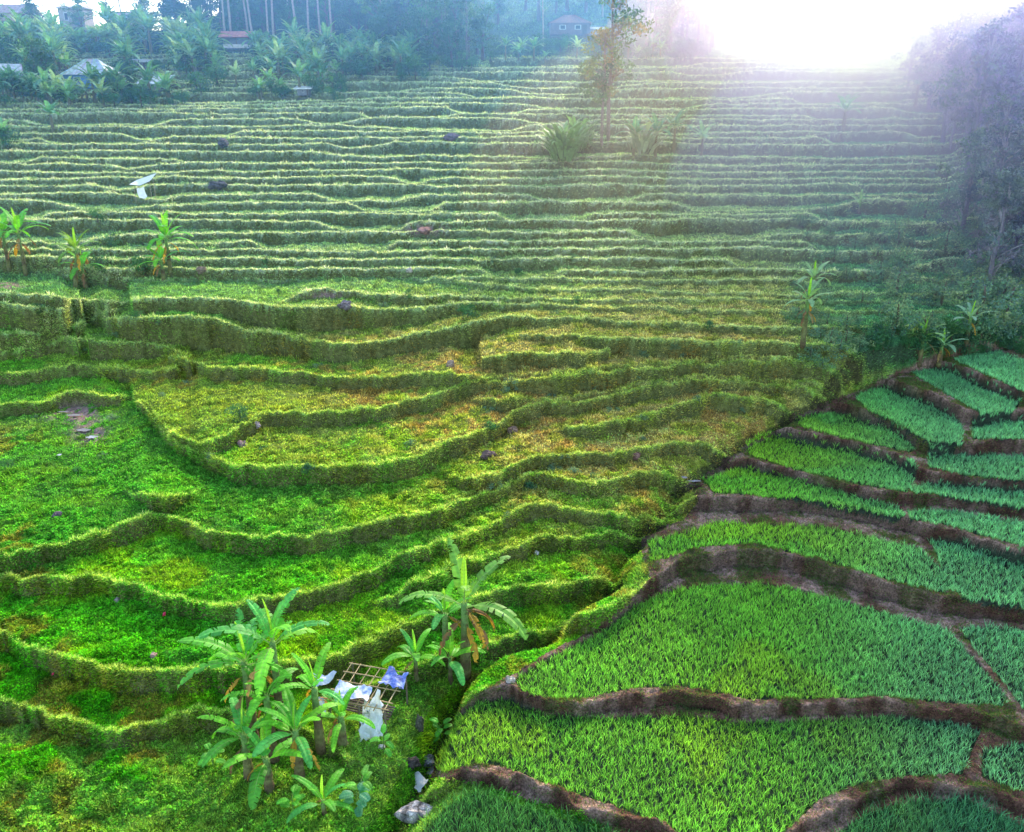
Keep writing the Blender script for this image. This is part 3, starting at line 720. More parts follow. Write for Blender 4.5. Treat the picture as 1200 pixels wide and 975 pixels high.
def tree_proto(kind, seed):
    global rng
    random.seed(seed); rng = np.random.default_rng(seed)
    g = Geo(); cl = []
    if kind == 'dense':          # round bushy tree, 8 m
        h = 3.2; g.tube([(0,0,-.5),(.1,0,h*.5),(0,.1,h),(.1,0,h+2)], [.28,.22,.16,.08], (.12,.09,.07), n=8, wob=.15)
        for k in range(26):
            a = random.random()*6.28; r = random.uniform(0,2.4); z = random.uniform(2.2,7.2); r *= math.sqrt(max(.1,1-((z-4.4)/3.2)**2))
            c = (r*math.cos(a), r*math.sin(a), z); cl.append((c, random.uniform(.7,1.2)))
            if k % 3 == 0: g.tube([(0,0,h*.8),(c[0]*.5,c[1]*.5,(h+z)/2),c], [.1,.06,.03], (.12,.09,.07), n=5)
        return g.mesh('trunk', M_BARK, True), crown_mesh('crown', cl, 115, .17, [(.05,.15,.05),(.06,.17,.06),(.035,.11,.05)])
    if kind == 'tall':           # pale slender trunk with high loose crown, 14 m
        pts = [(0,0,-.5),(.15,0,3),(.1,.2,6),(.3,.1,9),(.2,.2,12)]
        g.tube(pts, [.2,.17,.14,.10,.05], (.36,.32,.29), n=7, wob=.1)
        for k in range(20):
            a = random.random()*6.28; z = random.uniform(7.2,13.6); r = random.uniform(.3,2.3)*(1-abs(z-10)/6)
            c = (.2+r*math.cos(a), .1+r*math.sin(a), z); cl.append((c, random.uniform(.5,.95)))
            g.tube([(.2,.1,z-1.2),(c[0]*.6,c[1]*.6,z-.5),c], [.05,.035,.02], (.45,.42,.38), n=4)
        return g.mesh('trunk', M_BARK, True), crown_mesh('crown', cl, 95, .15, [(.06,.16,.07),(.09,.20,.08),(.05,.13,.07)])
    if kind == 'broad':          # wide layered tree, 10 m
        g.tube([(0,0,-.5),(.2,0,2.5),(0,.2,5),(.2,0,7.5)], [.32,.25,.17,.07], (.16,.13,.11), n=8, wob=.15)
        for k in range(34):
            a = random.random()*6.28; z = random.choice([4.2,5.6,6.8,8.2,9.2])+random.uniform(-.4,.4); r = random.uniform(.2,3.4)*(1-max(0,z-6)/5)
            c = (r*math.cos(a), r*math.sin(a), z); cl.append((c, random.uniform(.6,1.15)))
            if k % 2 == 0: g.tube([(0,0,z-1.6),(c[0]*.5,c[1]*.5,z-.7),c], [.09,.06,.03], (.16,.13,.11), n=5)
        return g.mesh('trunk', M_BARK, True), crown_mesh('crown', cl, 95, .18, [(.07,.19,.06),(.10,.23,.07),(.05,.13,.06)], .55)
    if kind == 'feather':        # narrow wispy tree, 9 m
        g.tube([(0,0,-.5),(.1,0,3),(0,.1,6),(.05,0,8.6)], [.13,.11,.08,.03], (.20,.18,.15), n=6, wob=.1)
        for k in range(26):
            a = random.random()*6.28; z = random.uniform(2.2,8.8); r = random.uniform(.3,1.5)*(1.1-z/10)
            c = (r*math.cos(a), r*math.sin(a), z); cl.append((c, random.uniform(.35,.7)))
            g.tube([(0,0,z-.6),c], [.03,.015], (.3,.27,.22), n=4)
        return g.mesh('trunk', M_BARK, True), crown_mesh('crown', cl, 110, .13, [(.13,.24,.12),(.09,.19,.10),(.18,.28,.14)])
    if kind == 'hazy':  # broad tree with haze painted into its leaf colours
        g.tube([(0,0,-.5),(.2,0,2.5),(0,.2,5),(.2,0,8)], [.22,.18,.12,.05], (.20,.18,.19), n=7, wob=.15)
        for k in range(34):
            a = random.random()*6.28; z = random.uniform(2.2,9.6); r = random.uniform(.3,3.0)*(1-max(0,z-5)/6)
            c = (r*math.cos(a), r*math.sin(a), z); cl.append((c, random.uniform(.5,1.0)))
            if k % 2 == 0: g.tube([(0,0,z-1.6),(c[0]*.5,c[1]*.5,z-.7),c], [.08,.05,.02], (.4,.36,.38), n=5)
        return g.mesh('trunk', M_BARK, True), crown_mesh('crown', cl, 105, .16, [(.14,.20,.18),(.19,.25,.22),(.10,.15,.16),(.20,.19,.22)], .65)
    if kind == 'pair':
        pts = [(0,0,-.5),(.1,0,3),(-.1,.1,6),(.1,0,9),(.05,0,10.4)]
        g.tube(pts, [.15,.13,.10,.06,.03], (.30,.22,.18), n=7, wob=.1)
        for k in range(30):
            a = random.random()*6.28; z = random.uniform(4.0,10.4); r = random.uniform(.4,3.1)*(1-abs(z-6.8)/6.5)
            cl.append(((r*math.cos(a), r*math.sin(a), z), random.uniform(.45,.85)))
            g.tube([(0,0,z-.8),(r*.6*math.cos(a), r*.6*math.sin(a), z-.3),(r*math.cos(a), r*math.sin(a), z)], [.04,.025,.015], (.3,.22,.18), n=4)
        return g.mesh('trunk', M_BARK, True), crown_mesh('crown', cl, 170, .14, [(.20,.24,.08),(.13,.22,.08),(.30,.22,.10),(.10,.18,.09)])
    if kind == 'pale':
        g.tube([(0,0,-.3),(0,.05,.6),(.05,0,1.2)], [.08,.06,.03], (.14,.11,.07), n=5)
        for k in range(12):
            a = random.random()*6.28; r = random.uniform(0,1.2); z = random.uniform(.1,1.0)
            cl.append(((r*math.cos(a), r*math.sin(a), z), random.uniform(.3,.55)))
        return g.mesh('stem', M_BARK, True), crown_mesh('foliage', cl, 330, .075, [(.15,.30,.15),(.20,.34,.17),(.12,.24,.16),(.22,.30,.14)])
    if kind == 'shrub':
        g.tube([(0,0,-.3),(0,.05,.6),(.05,0,1.2)], [.08,.06,.03], (.14,.11,.07), n=5)
        for k in range(11):
            a = random.random()*6.28; r = random.uniform(0,1.0); z = random.uniform(.3,1.6)
            cl.append(((r*math.cos(a), r*math.sin(a), z), random.uniform(.35,.65)))
        return g.mesh('stem', M_BARK, True), crown_mesh('foliage', cl, 300, .09, [(.06,.19,.06),(.08,.22,.08),(.05,.14,.08)])
PT = {k: [tree_proto(k, s) for s in ss] for k, ss in dict(dense=(21,22,23), tall=(31,32,33), broad=(41,42,43), feather=(51,52), shrub=(61,62,63,64), pair=(71,72), hazy=(91,92,93), pale=(81,82,83)).items()}
random.seed(5); rng = np.random.default_rng(5)
def tree(kind, px, row, sc, label, group=None, cat=None, name=None, zs=1.0, y=None):
    if y is None: p = at(px, row, .1)
    else:
        u = float(us(px, row)[0]); p = Vector((u*y, y, 0)); p.z = float(ground_at(np.array(p.x), np.array(y)))-.2
    tr, cr = random.choice(PT[kind])
    nm = name or dict(dense='bushy_tree', tall='slender_tree', broad='broadleaf_tree', feather='wispy_tree', shrub='shrub', pair='slender_tree', hazy='misty_tree', pale='shrub')[kind]
    root = empty(nm, p, random.random()*6.28, sc); root.scale = (sc, sc, sc*zs)
    tag(root, label, cat or ('shrub' if kind in ('shrub','pale') else 'tree'), group)
    link('stem' if kind in ('shrub','pale') else 'trunk', tr, root); link('foliage' if kind in ('shrub','pale') else 'crown', cr, root)
    return root
# ridge and upper wood, left to centre
for k in range(20):
    px = -20+k*15+random.uniform(-5,5)
    if px < 60 or 135 < px < 260 or random.random() < .3:
        tree('broad' if random.random() < .5 else 'dense', px, 50, random.uniform(.6,.85), 'one of the dark ridge trees standing against the pale sky', 'trees along the left ridge', y=random.uniform(150,168))
for k in range(6):
    tree('tall', 128+k*26+random.uniform(-8,8), 45, random.uniform(.65,.85), 'one of the loose crowned trees rising above the left ridge', 'loose trees on the ridge', y=random.uniform(150,160))
for k in range(14):
    tree('dense', 175+k*20+random.uniform(-8,8), 60, random.uniform(.8,1.1), 'one of the dark bushy trees behind the pink roofed hut', 'dark wood behind the hut', y=random.uniform(140,152))
for k in range(11):
    tree('tall', 262+k*13+random.uniform(-5,5), 62, random.uniform(.9,1.15), 'one of the slender pale trunked trees in the dark wood', 'pale trunks in the dark wood', y=random.uniform(128,138), zs=1.15)
for k in range(46):
    tree(random.choice(['broad','dense','dense']), 290+random.random()*240, 50, random.uniform(.8,1.25), 'one of the blue shaded trees filling the slope above the banana grove', 'blue shaded wood', y=random.uniform(138,195))
for k in range(26):
    tree(random.choice(['broad','dense','feather']), 440+random.random()*130, 68, random.uniform(.75,1.1), 'one of the misty trees at the end of the banana grove', 'misty trees left of the hazy house', y=random.uniform(118,135))
for k in range(24):
    tree(random.choice(['broad','dense','tall']), 560+random.random()*260, 55, random.uniform(.9,1.3), 'one of the dim violet trees behind the hazy house', 'violet trees behind the house', y=random.uniform(150,195))
for k in range(24):
    tree(random.choice(['broad','dense','tall']), 750+random.random()*85, 60, random.uniform(.8,1.1), 'one of the trees dissolving into the glare beside the sun', 'trees beside the sun', y=random.uniform(128,150))
for k in range(34):
    tree(random.choice(['broad','dense','dense']), 255+random.random()*340, 60, random.uniform(.85,1.2), 'one of the dense dark trees packed along the top of the slope', 'dense trees along the top of the slope', y=random.uniform(136,160))
for k in range(14):
    tree('broad', 806+random.random()*44, 55, random.uniform(.55,.9), 'one of the reddish trees closing in on the glare from the village side', 'trees closing in on the glare', y=random.uniform(142,158))
for k in range(12):
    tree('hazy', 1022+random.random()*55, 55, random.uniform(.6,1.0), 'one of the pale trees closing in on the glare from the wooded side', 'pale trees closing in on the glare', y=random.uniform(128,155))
# right hand wood
for k in range(74):
    t = random.random(); px = 1050+t*220+random.uniform(-15,15); 
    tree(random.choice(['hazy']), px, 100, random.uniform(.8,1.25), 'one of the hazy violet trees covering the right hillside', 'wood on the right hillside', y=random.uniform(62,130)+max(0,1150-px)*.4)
for k in range(24):
    px = 1120+random.random()*130
    tree(random.choice(['hazy','hazy','feather']), px, 300, random.uniform(.55,.85), 'one of the haze tinted trees above the top paddy', 'trees above the top paddy', y=random.uniform(47,60)+max(0,1180-px)*.12)
for (px,row,sc) in ((1112,178,.7),(1140,180,.8),(1147,236,.55)):
    tree('tall', px, row, sc, 'one of the pale trunked trees at the edge of the right hillside wood', 'pale trunks on the right')
# two slender trees in the middle, their neighbours
tree('pair', 705, 168, .95, 'slender tree with reddish yellow leaves, nearer and shorter of the middle pair', cat='tree')
tree('pair', 713, 165, 1.35, 'taller slender tree rising behind the shorter one in the middle', cat='tree', zs=1.0)
tree('tall', 637, 60, .75, 'bare pale trunked tree left of the hazy house', cat='tree')
tree('dense', 55, 108, .85, 'dark round tree between the left edge roof and the blue house', y=103)
tree('dense', 45, 104, .8, 'dark tree crowding behind the round one near the edge roof', y=106)
tree('dense', 156, 108, .5, 'small round tree right of the blue house', y=101)
tree('broad', 97, 45, .75, 'leafy ridge tree in front of the upper grey house', y=146)
# shrubs
for (x0,x1,y0,y1,n,sc,lb,gr) in ((0,240,112,124,26,1.0,'one of the shrubs along the bank under the village','shrubs under the village'),
    (-10,260,66,108,50,1.2,'one of the dark shrubs filling the gaps under the banana grove','shrubs in the banana grove'),
    (300,500,66,96,40,1.1,'one of the shaded shrubs below the pale trunked wood','shrubs below the pale trunks'),
    (240,400,106,120,16,.9,'one of the low shrubs below the small white shed','shrubs below the shed'),
    (455,580,68,84,18,1.1,'one of the shrubs at the top of the middle terraces','shrubs above the middle terraces'),
    (1040,1210,225,400,60,1.0,'one of the tangled shrubs on the blue shaded slope','tangled shrubs on the right slope'),
    (930,1060,250,430,46,.55,'one of the low shrubs below the lone banana plant','shrubs on the slope above the paddies'),
    (600,820,60,72,22,1.1,'one of the violet tinted shrubs around the hazy house','shrubs around the hazy house'),
    (1010,1230,392,418,34,.5,'one of the small shrubs bordering the top paddies','small shrubs by the paddies')):
    for (px,row) in spots(x0,x1,y0,y1,n):
      if not (84 < px < 142 and 76 < row < 110 or 165 < px < 200 and 88 < row < 118 or 345 < px < 370 or 262 < px < 300 and row > 52): tree('pale' if x0 in (1040,930,1000) else 'shrub', px, row, sc*random.uniform(.7,1.4), lb, gr)
for (px,row) in spots(0,900,130,560,70)+spots(560,760,440,620,14): tree('pale' if random.random() < .6 else 'shrub', px, row, random.uniform(.16,.36), 'one of the low weed bushes dotted over the old terraces', 'low weed bushes on the terraces')
for (px,row,sc,lb) in ((548,374,.55,'bush plugging the notch between two terrace ends'),(282,492,.45,'leafy bush in the notch at the corner of the spur terrace'),(120,318,.6,'bush right of the shorter pale banana plant'),(170,322,.9,'bright green bush left of the bushy banana plant'),(115,262,.6,'mossy bush on a terrace corner'),(8,175,1.1,'bush at the frame edge on the upper terraces'),(130,290,.6,'bright rounded bush above the yellowing banana plant')):
    tree('shrub', px, row, sc, lb)

# spiky clump (large strap leaves)
def strap_clump(px, row, n, L, label, col=(.22,.38,.14), w=.17):
    g = Geo(); random.seed(int(px))
    for k in range(n):
        a = random.random()*6.28; r0 = random.uniform(0,1.1); e = R(random.uniform(45,85)); l = L*random.uniform(.6,1.1)
        org = Vector((r0*math.cos(a), r0*math.sin(a), random.uniform(0,1.0)))
        sd = Vector((-math.sin(a), math.cos(a), 0)); p = org.copy(); vs = []; n_ = 7
        for i in range(n_+1):
            t = i/n_; ee = e-t*t*R(110); ww = w*(1-t**2)*(.6+t)
            vs += [p-sd*ww, p+sd*ww]; p = p+Vector((math.cos(a)*math.cos(ee), math.sin(a)*math.cos(ee), math.sin(ee)))*l/n_
        g.add(vs, [(2*i,2*i+1,2*i+3,2*i+2) for i in range(n_)], vary(col,.3))
    o = g.build('strap_leaf_plant', M_LEAF, None, at(px,row,.05)); tag(o, label, 'plant')
strap_clump(660, 190, 200, 3.9, 'large spiky clump of arching leaves left of the slender trees')
strap_clump(676, 178, 90, 3.6, 'smaller spiky clump joined behind the large arching one')
strap_clump(752, 182, 70, 2.9, 'pale spiky clump right of the slender trees', (.36,.42,.25))

# ------------------------------------------------------------------ buildings
def house(name, px, row, y, w, d, h, roof_h, kind, wall, roofc, label, cat='house', rz=0.0, lift=0.0, windows=2, posts=False):
    if row > 40:
        pg = at(px, row); q = pg.y/y; w, d, h, roof_h = w*q, d*q, h*q, roof_h*q; y = pg.y
    u = float(us(px, row)[0]); s = float(us(px, row)[1])
    z = H+s*y; gz = float(ground_at(np.array(u*y), np.array(y)))
    root = empty(name, (u*y, y, gz if not lift else z), rz); base = 0.0
    tag(root, label, cat)
    zb = z-(gz if not lift else z)    # floor height above the ground so that its base meets the chosen row
    f = Geo(); f.box((0,0,(zb-1)/2-.2), (w*1.02,d*1.02,max(.4, zb+1.0)), (.12,.13,.08)); f.build('foundation', M_STONE, root)
    if posts:
        g = Geo(); g.box((0,.25*d,zb+h/2), (w*.92,d*.5,h), wall); g.build('wall', M_WALL, root)
        for sx in (-1,0,1):
            q = Geo(); q.box((sx*w*.45,-d*.45,zb+h/2), (.1,.1,h), (.3,.24,.2)); q.build('post', M_BARK, root)
        q = Geo(); q.box((0,-d*.47,zb+.35), (w*.95,.06,.5), (.75,.7,.65)); q.build('railing', M_WALL, root)
    else:
        g = Geo(); g.box((0,0,zb+h/2), (w,d,h), wall); wl = g.build('wall', M_WALL, root)
        for k in range(windows):
            x = (k-(windows-1)/2)*w/(windows+.6)
            q = Geo(); q.box((x,-d/2-.03,zb+h*.58), (w*.16,.06,h*.36), (.6,.62,.6)); fr = q.build('window', M_WALL, root)
            q = Geo(); q.box((x,-d/2-.065,zb+h*.58), (w*.12,.02,h*.29), (.03,.04,.06)); q.build('pane', M_METAL, fr)
        q = Geo(); q.box((w*.36,-d/2-.03,zb+h*.4), (w*.12,.06,h*.78), (.12,.09,.08)); q.build('door', M_WALL, root)
    r = Geo(); ov = .35; W = w/2+ov; D = d/2+ov; zt = zb+h
    n = 14
    if kind == 'hip':
        rid = W*.25
        for t in (0, .12):
            pass
        vs = [(-W,-D,zt-.15),(W,-D,zt-.15),(W,D,zt-.15),(-W,D,zt-.15),(-rid,0,zt+roof_h),(rid,0,zt+roof_h)]
        r.add(vs, [(0,1,5,4),(1,2,5),(2,3,4,5),(3,0,4),(3,2,1,0)], roofc)
        for k in range(n):       # raised seams of the sheeting
            t = (k+.5)/n; x = -W+2*W*t; xt = -rid+2*rid*t
            r.tube([(x,-D,zt-.11),(xt,-.02,zt+roof_h+.03)], .035, tuple(c*random.choice([.75,1.1]) for c in roofc), n=4)
    elif kind == 'gable':
        vs = [(-W,-D,zt-.15),(W,-D,zt-.15),(W,D,zt-.15),(-W,D,zt-.15),(-W,0,zt+roof_h),(W,0,zt+roof_h)]
        r.add(vs, [(0,1,5,4),(1,2,5),(2,3,4,5),(3,0,4),(3,2,1,0)], roofc)
        for k in range(int(w*2.2)):
            x = -W+.05+(2*W-.1)*k/max(1,int(w*2.2)-1)
            r.tube([(x,-D,zt-.12),(x,-.02,zt+roof_h+.03)], .03, tuple(c*random.choice([.7,1.15]) for c in roofc), n=4)
    else:                        # single pitch facing the viewer
        vs = [(-W,-D,zt-.1),(W,-D,zt-.1),(W,D,zt+roof_h),(-W,D,zt+roof_h)]
        vs += [(a,b,c-.08) for a,b,c in vs]
        r.add(vs, [(0,1,2,3),(7,6,5,4),(0,4,5,1),(1,5,6,2),(2,6,7,3),(3,7,4,0)], roofc)
        for k in range(3):
            t = (k+.5)/3; r.tube([(-W,-D+2*D*t,zt-.1+(roof_h+.1)*t+.02),(W,-D+2*D*t,zt-.1+(roof_h+.1)*t+.02)], .03, (.3,.3,.3), n=4)
    rf = r.build('roof', M_ROOF, root)
    return root
house('village_house', 113, 104, 99, 4.9, 4.2, 1.5, 1.6, 'hip', (.13,.28,.50), (.55,.58,.60), 'blue walled house under a striped grey hipped roof', windows=2)
house('storage_shed', 184, 106, 100, 2.9, 2.0, .8, .9, 'shed', (.30,.28,.25), (.72,.72,.70), 'shed under a pale ribbed roof right of the blue house', 'shed', windows=1)
house('storage_shed', 166, 82, 112, 2.1, 1.6, 1.0, .35, 'shed', (.25,.25,.27), (.50,.55,.60), 'small shed with a bluish roof behind the round tree', 'shed', windows=1)
house('village_house', 6, 104, 101, 3.6, 3.0, 1.6, 1.1, 'gable', (.30,.27,.25), (.55,.55,.56), 'house at the frame edge with a pale slanting roof', rz=.5, windows=1)
house('field_hut', 281, 58, 122, 3.9, 2.6, 1.55, .75, 'gable', (.30,.32,.40), (.42,.16,.14), 'open field hut with a pinkish red roof', 'hut', posts=True)
house('village_house', 92, 36, 158, 4.4, 3.6, 3.6, .4, 'gable', (.42,.38,.36), (.40,.38,.38), 'square grey house high on the ridge against the sky', windows=2)
house('village_house', 146, 30, 158, 4.6, 3.5, 1.4, .9, 'gable', (.75,.70,.66), (.36,.33,.36), 'pale house with a low dark roof on the ridge', windows=3)
house('village_house', 20, 26, 160, 6.5, 4, 1.4, 1.5, 'gable', (.5,.42,.38), (.42,.33,.32), 'house with a brownish roof half hidden at the left ridge', windows=2)
house('village_house', 667, 42, 128, 5.6, 4, 1.6, 1.1, 'hip', (.20,.15,.16), (.22,.11,.09), 'hazy house with a brown hipped roof above the terraces', windows=2)
house('storage_shed', 699, 42, 126, 2.2, 2, .9, .4, 'shed', (.55,.5,.5), (.75,.75,.75), 'little white roofed shed beside the hazy house', 'shed', windows=1)
house('storage_shed', 357, 112, 96, 1.3, 1.1, .8, .25, 'shed', (.2,.2,.22), (.82,.82,.80), 'tiny white roofed shed above the middle terraces', 'shed', windows=1)

# ------------------------------------------------------------------ field shelters, sheets, bamboo frame
def sheet(name, pts, nu, nv, col, label, cat, crumple=.05, mat=None, seed=1, loc=(0,0,0), cols=None):
    """a crumpled sheet spanned by four corners"""
    random.seed(seed); a, b, c, d = [Vector(p) for p in pts]; vs = []; cs = []
    for i in range(nu+1):
        for j in range(nv+1):
            s, t = i/nu, j/nv
            p = (a*(1-s)+b*s)*(1-t)+(d*(1-s)+c*s)*t
            n1 = math.sin(s*7+seed)*math.cos(t*5+seed*2)+random.uniform(-.5,.5)
            vs.append(p+Vector((random.uniform(-1,1)*.25, n1*.8, n1))*crumple); cs.append(random.choice(cols) if cols and random.random() < .4 else vary(col,.08))
    fs = [(i*(nv+1)+j, (i+1)*(nv+1)+j, (i+1)*(nv+1)+j+1, i*(nv+1)+j+1) for i in range(nu) for j in range(nv)]
    g = Geo(); g.add(vs, fs, cs); o = g.build(name, mat or M_CLOTH, None, loc, smooth=True); tag(o, label, cat); return o
# bamboo frame beside the banana clump
p0 = at(432, 838)
fr = empty('bamboo_frame', p0, R(-18), .86); tag(fr, 'broken lattice of bamboo poles on posts, hung with sheets', 'frame')
random.seed(4)
zt = 1.0
def fz(x, y): return zt+.10*y+.02*x
for k in range(7):
    x = -1.0+k*.33; g = Geo(); dx = random.uniform(-.12,.12); g.tube([(x,-.8,fz(x,-.8)),(x+dx,1.0,fz(x,1.0)+.03)], [.022,.016], vary((.50,.36,.17),.25), n=6); g.build('pole', M_BAMBOO, fr)
for k in range(5):
    y = -.75+k*.42; g = Geo(); dy = random.uniform(-.12,.12); g.tube([(-1.15,y,fz(-1.1,y)+.035),(1.15,y+dy,fz(1.1,y+dy)+.035)], [.022,.018], vary((.46,.32,.15),.25), n=6); g.build('pole', M_BAMBOO, fr)
for (x,y) in ((-1,-.7),(1,-.7),(-1,.9),(1,.9),(.1,-.75)):
    g = Geo(); g.tube([(x,y,-.3),(x,y,fz(x,y)+.02)], [.035,.03], (.20,.15,.10), n=7); g.build('post', M_BAMBOO, fr)
for k in range(6):
    g = Geo(); y = -.6+k*.09; g.tube([(-.5,y,.55+.02*k),(1.05,y+.05,.5+.02*k)], .03, vary((.14,.09,.07),.3), n=6); g.build('lower_pole', M_BAMBOO, fr)
Mf = Matrix.Translation(p0) @ Matrix.Rotation(R(-18), 4, 'Z') @ Matrix.Scale(.86, 4)
def fp(x,y,z): return Mf @ Vector((x,y,z))
sheet('white_tarp', [fp(.10,-.35,1.12),fp(.85,-.5,1.14),fp(1.0,-1.0,.10),fp(.25,-1.15,.0)], 9, 14, (.85,.86,.88), 'long white plastic sheet hanging down from the bamboo frame', 'tarp', .16, seed=3)
sheet('white_tarp', [fp(-.95,-.75,1.06),fp(.35,-.65,1.10),fp(.25,-.05,1.14),fp(-1.0,-.0,1.12)], 12, 6, (.74,.79,.90), 'white and blue sheet lying across the middle of the bamboo frame', 'tarp', .05, seed=5, cols=[(.25,.38,.75),(.5,.6,.85)])
sheet('blue_tarp', [fp(.30,.25,1.18),fp(1.2,.15,1.20),fp(1.15,.8,1.24),fp(.4,.9,1.24)], 9, 7, (.14,.22,.65), 'crumpled blue sheet on the far corner of the bamboo frame', 'tarp', .08, seed=7, cols=[(.6,.65,.85),(.05,.08,.3)])
sheet('white_tarp', [fp(-1.75,-.55,.75),fp(-1.2,-.6,.8),fp(-1.1,-.9,.05),fp(-1.6,-.9,.05)], 8, 9, (.70,.78,.93), 'blue white sheet hanging among the banana leaves', 'tarp', .07, seed=9, cols=[(.4,.5,.85)])
sheet('white_tarp', [fp(-2.1,.15,1.05),fp(-1.25,.25,1.15),fp(-1.45,-.2,.95),fp(-2.0,-.25,.85)], 8, 6, (.75,.78,.84), 'patterned white sheet behind the banana leaves', 'tarp', .05, seed=11, cols=[(.55,.6,.75)])
# shelter with tilted sheet on the upper terraces
ps = at(170, 236)
sh = empty('field_shelter', ps, 0, .8); tag(sh, 'small field shelter with a tilted white sheet roof on the left terraces', 'shelter')
for (x,y,h) in ((-.7,-.4,1.2),(.9,-.4,1.75),(-.7,.5,1.3),(.9,.5,1.9)):
    g = Geo(); g.tube([(x,y,-.3),(x,y,h)], .03, (.35,.28,.18), n=6); g.build('post', M_BAMBOO, sh)
g = Geo(); g.add([(-1.05,-.6,1.45),(1.0,-.6,1.75),(1.25,.7,2.45),(-.9,.8,1.75),(.0,-.7,1.35)], [(0,4,3),(4,2,3),(4,1,2)], (.85,.86,.88)); g.build('roof_sheet', M_CLOTH, sh)
sheet('white_tarp', [ps+Vector((-.35,-.4,.8)),ps+Vector((.25,-.4,1.0)),ps+Vector((.5,-.6,.2)),ps+Vector((-.1,-.65,.08))], 5, 8, (.72,.78,.9), 'crumpled pale sheet hanging under the tilted field shelter', 'tarp', .06, seed=13)

def blob(n_lat, n_lon, r, jit, seed, flat=.7):
    rs = np.random.default_rng(seed); vs = []; fs = []
    for i in range(n_lat+1):
        th = math.pi*i/n_lat
        for j in range(n_lon):
            ph = math.tau*j/n_lon; d = np.array([math.sin(th)*math.cos(ph), math.sin(th)*math.sin(ph), math.cos(th)])
            k = 1+jit*(float(vnoise(d[0]*2+seed, d[1]*2+d[2]*1.7))-.5)*2+jit*.3*(rs.random()-.5)*(0<i<n_lat)
            vs.append((d[0]*r[0]*k, d[1]*r[1]*k, d[2]*r[2]*k))
    for i in range(n_lat):
        for j in range(n_lon): fs.append((i*n_lon+j, (i+1)*n_lon+j, (i+1)*n_lon+(j+1)%n_lon, i*n_lon+(j+1)%n_lon))
    return vs, fs
def rock(px, row, r, label, seed, col=(.22,.18,.18), cat='rock'):
    vs, fs = blob(9, 13, r, .35, seed); g = Geo(); col = (col[0], col[1]*.93, col[2]*.78); g.add(vs, fs, [vary(col,.25) for _ in vs])
    o = g.build('rock', M_STONE, None, at(px,row,-r[2]*.35), rz=seed); tag(o, label, cat)
for i, (px,row,r,lb,c) in enumerate([(237,322,(.30,.25,.24),'brownish boulder right of the bushy banana plant',(.28,.21,.18)),(284,523,(.32,.2,.16),'purplish stone in the terrace corner left of centre',(.24,.17,.18)),(301,502,(.16,.14,.16),'small pale stone above the purplish corner stone',(.4,.33,.42)),
    (68,606,(.20,.15,.12),'dark stone lying in the grass of the broad left terrace',(.14,.11,.15)),(262,170,(.8,.5,.45),'dark rock outcrop on the high left terraces',(.12,.12,.16)),(255,225,(.8,.5,.35),'dark boulders beside the field shelter terrace',(.12,.12,.15)),(405,366,(.45,.3,.25),'grey purple rock on the edge above the tan terrace',(.22,.19,.23)),
    (480,323,(.25,.2,.16),'whitish stone near the middle of the hillside',(.55,.5,.52)),(528,430,(.22,.2,.24),'earthy lump where two terrace edges meet',(.35,.26,.22)),(529,162,(.7,.4,.35),'violet rock on the high middle terraces',(.18,.14,.2)),(498,272,(.8,.45,.22),'reddish rock pile on a middle terrace',(.28,.16,.16)),
    (601,507,(.22,.2,.22),'brown stone at the end of the spur terrace',(.2,.14,.12)),(572,536,(.35,.25,.2),'dark brown rock below the spur edge',(.16,.11,.11)),(745,536,(.22,.2,.18),'reddish stone above the gully',(.25,.14,.12)),(628,650,(.11,.1,.11),'small round white stone on the lower terraces',(.7,.68,.68)),
    (591,722,(.22,.15,.1),'pale flat stone behind the tall banana leaves',(.45,.4,.42)),(492,856,(.18,.14,.4),'upright mossy grey stone in the gully bank',(.14,.14,.11)),(500,893,(.25,.2,.12),'wet grey stone in the stream bed',(.16,.17,.2)),(482,897,(.25,.2,.16),'dark split stone left of the stream bed',(.12,.10,.10)),
    (138,704,(.13,.1,.1),'little grey stone under the lower left terrace edge',(.32,.28,.3)),(180,770,(.14,.1,.08),'flat pinkish stone on the lower left terrace',(.42,.28,.26)),(598,800,(.14,.12,.14),'pale lump on the bund junction by the gully',(.5,.45,.42)),(448,877,(.1,.1,.08),'small white stone right of the banana saplings',(.6,.55,.58))]):
    rock(px, row, r, lb, i+1, c)
# ribbed grey stone block at the bottom
vs, fs = blob(10, 18, (.62,.28,.24), .25, 77); g = Geo()
g.add(vs, fs, [((.52,.45,.40) if int((v[0]+1)*9) % 3 else (.10,.09,.08)) for v in vs]); tag(g.build('stone_block', M_STONE, None, at(490,957,-.08), rz=-.1), 'long pale banded stone by the bottom of the stream', 'rock')
pb = at(489, 922)
sheet('plastic_bag', [pb+Vector((-.28,-.1,.06)),pb+Vector((.12,-.22,.05)),pb+Vector((.30,.1,.14)),pb+Vector((-.12,.28,.22))], 7, 7, (.78,.76,.74), 'crumpled white plastic bag dropped beside the stream', 'bag', .05, seed=21)
for (px,row,s,lb) in ((191,726,.11,'bright red scrap under the lower terrace edge'),(61,795,.07,'small red scrap on the bottom left terrace')):
    p = at(px,row); g = Geo(); g.add([(0,0,.02),(s,.02,.06),(s*.9,.05,s*1.6),(.02,.03,s*1.4),(s*.5,-.05,s)], [(0,1,4),(1,2,4),(2,3,4),(3,0,4)], (.75,.03,.10)); tag(g.build('cloth_scrap', M_CLOTH, None, p+Vector((0,0,.05))), lb, 'scrap')
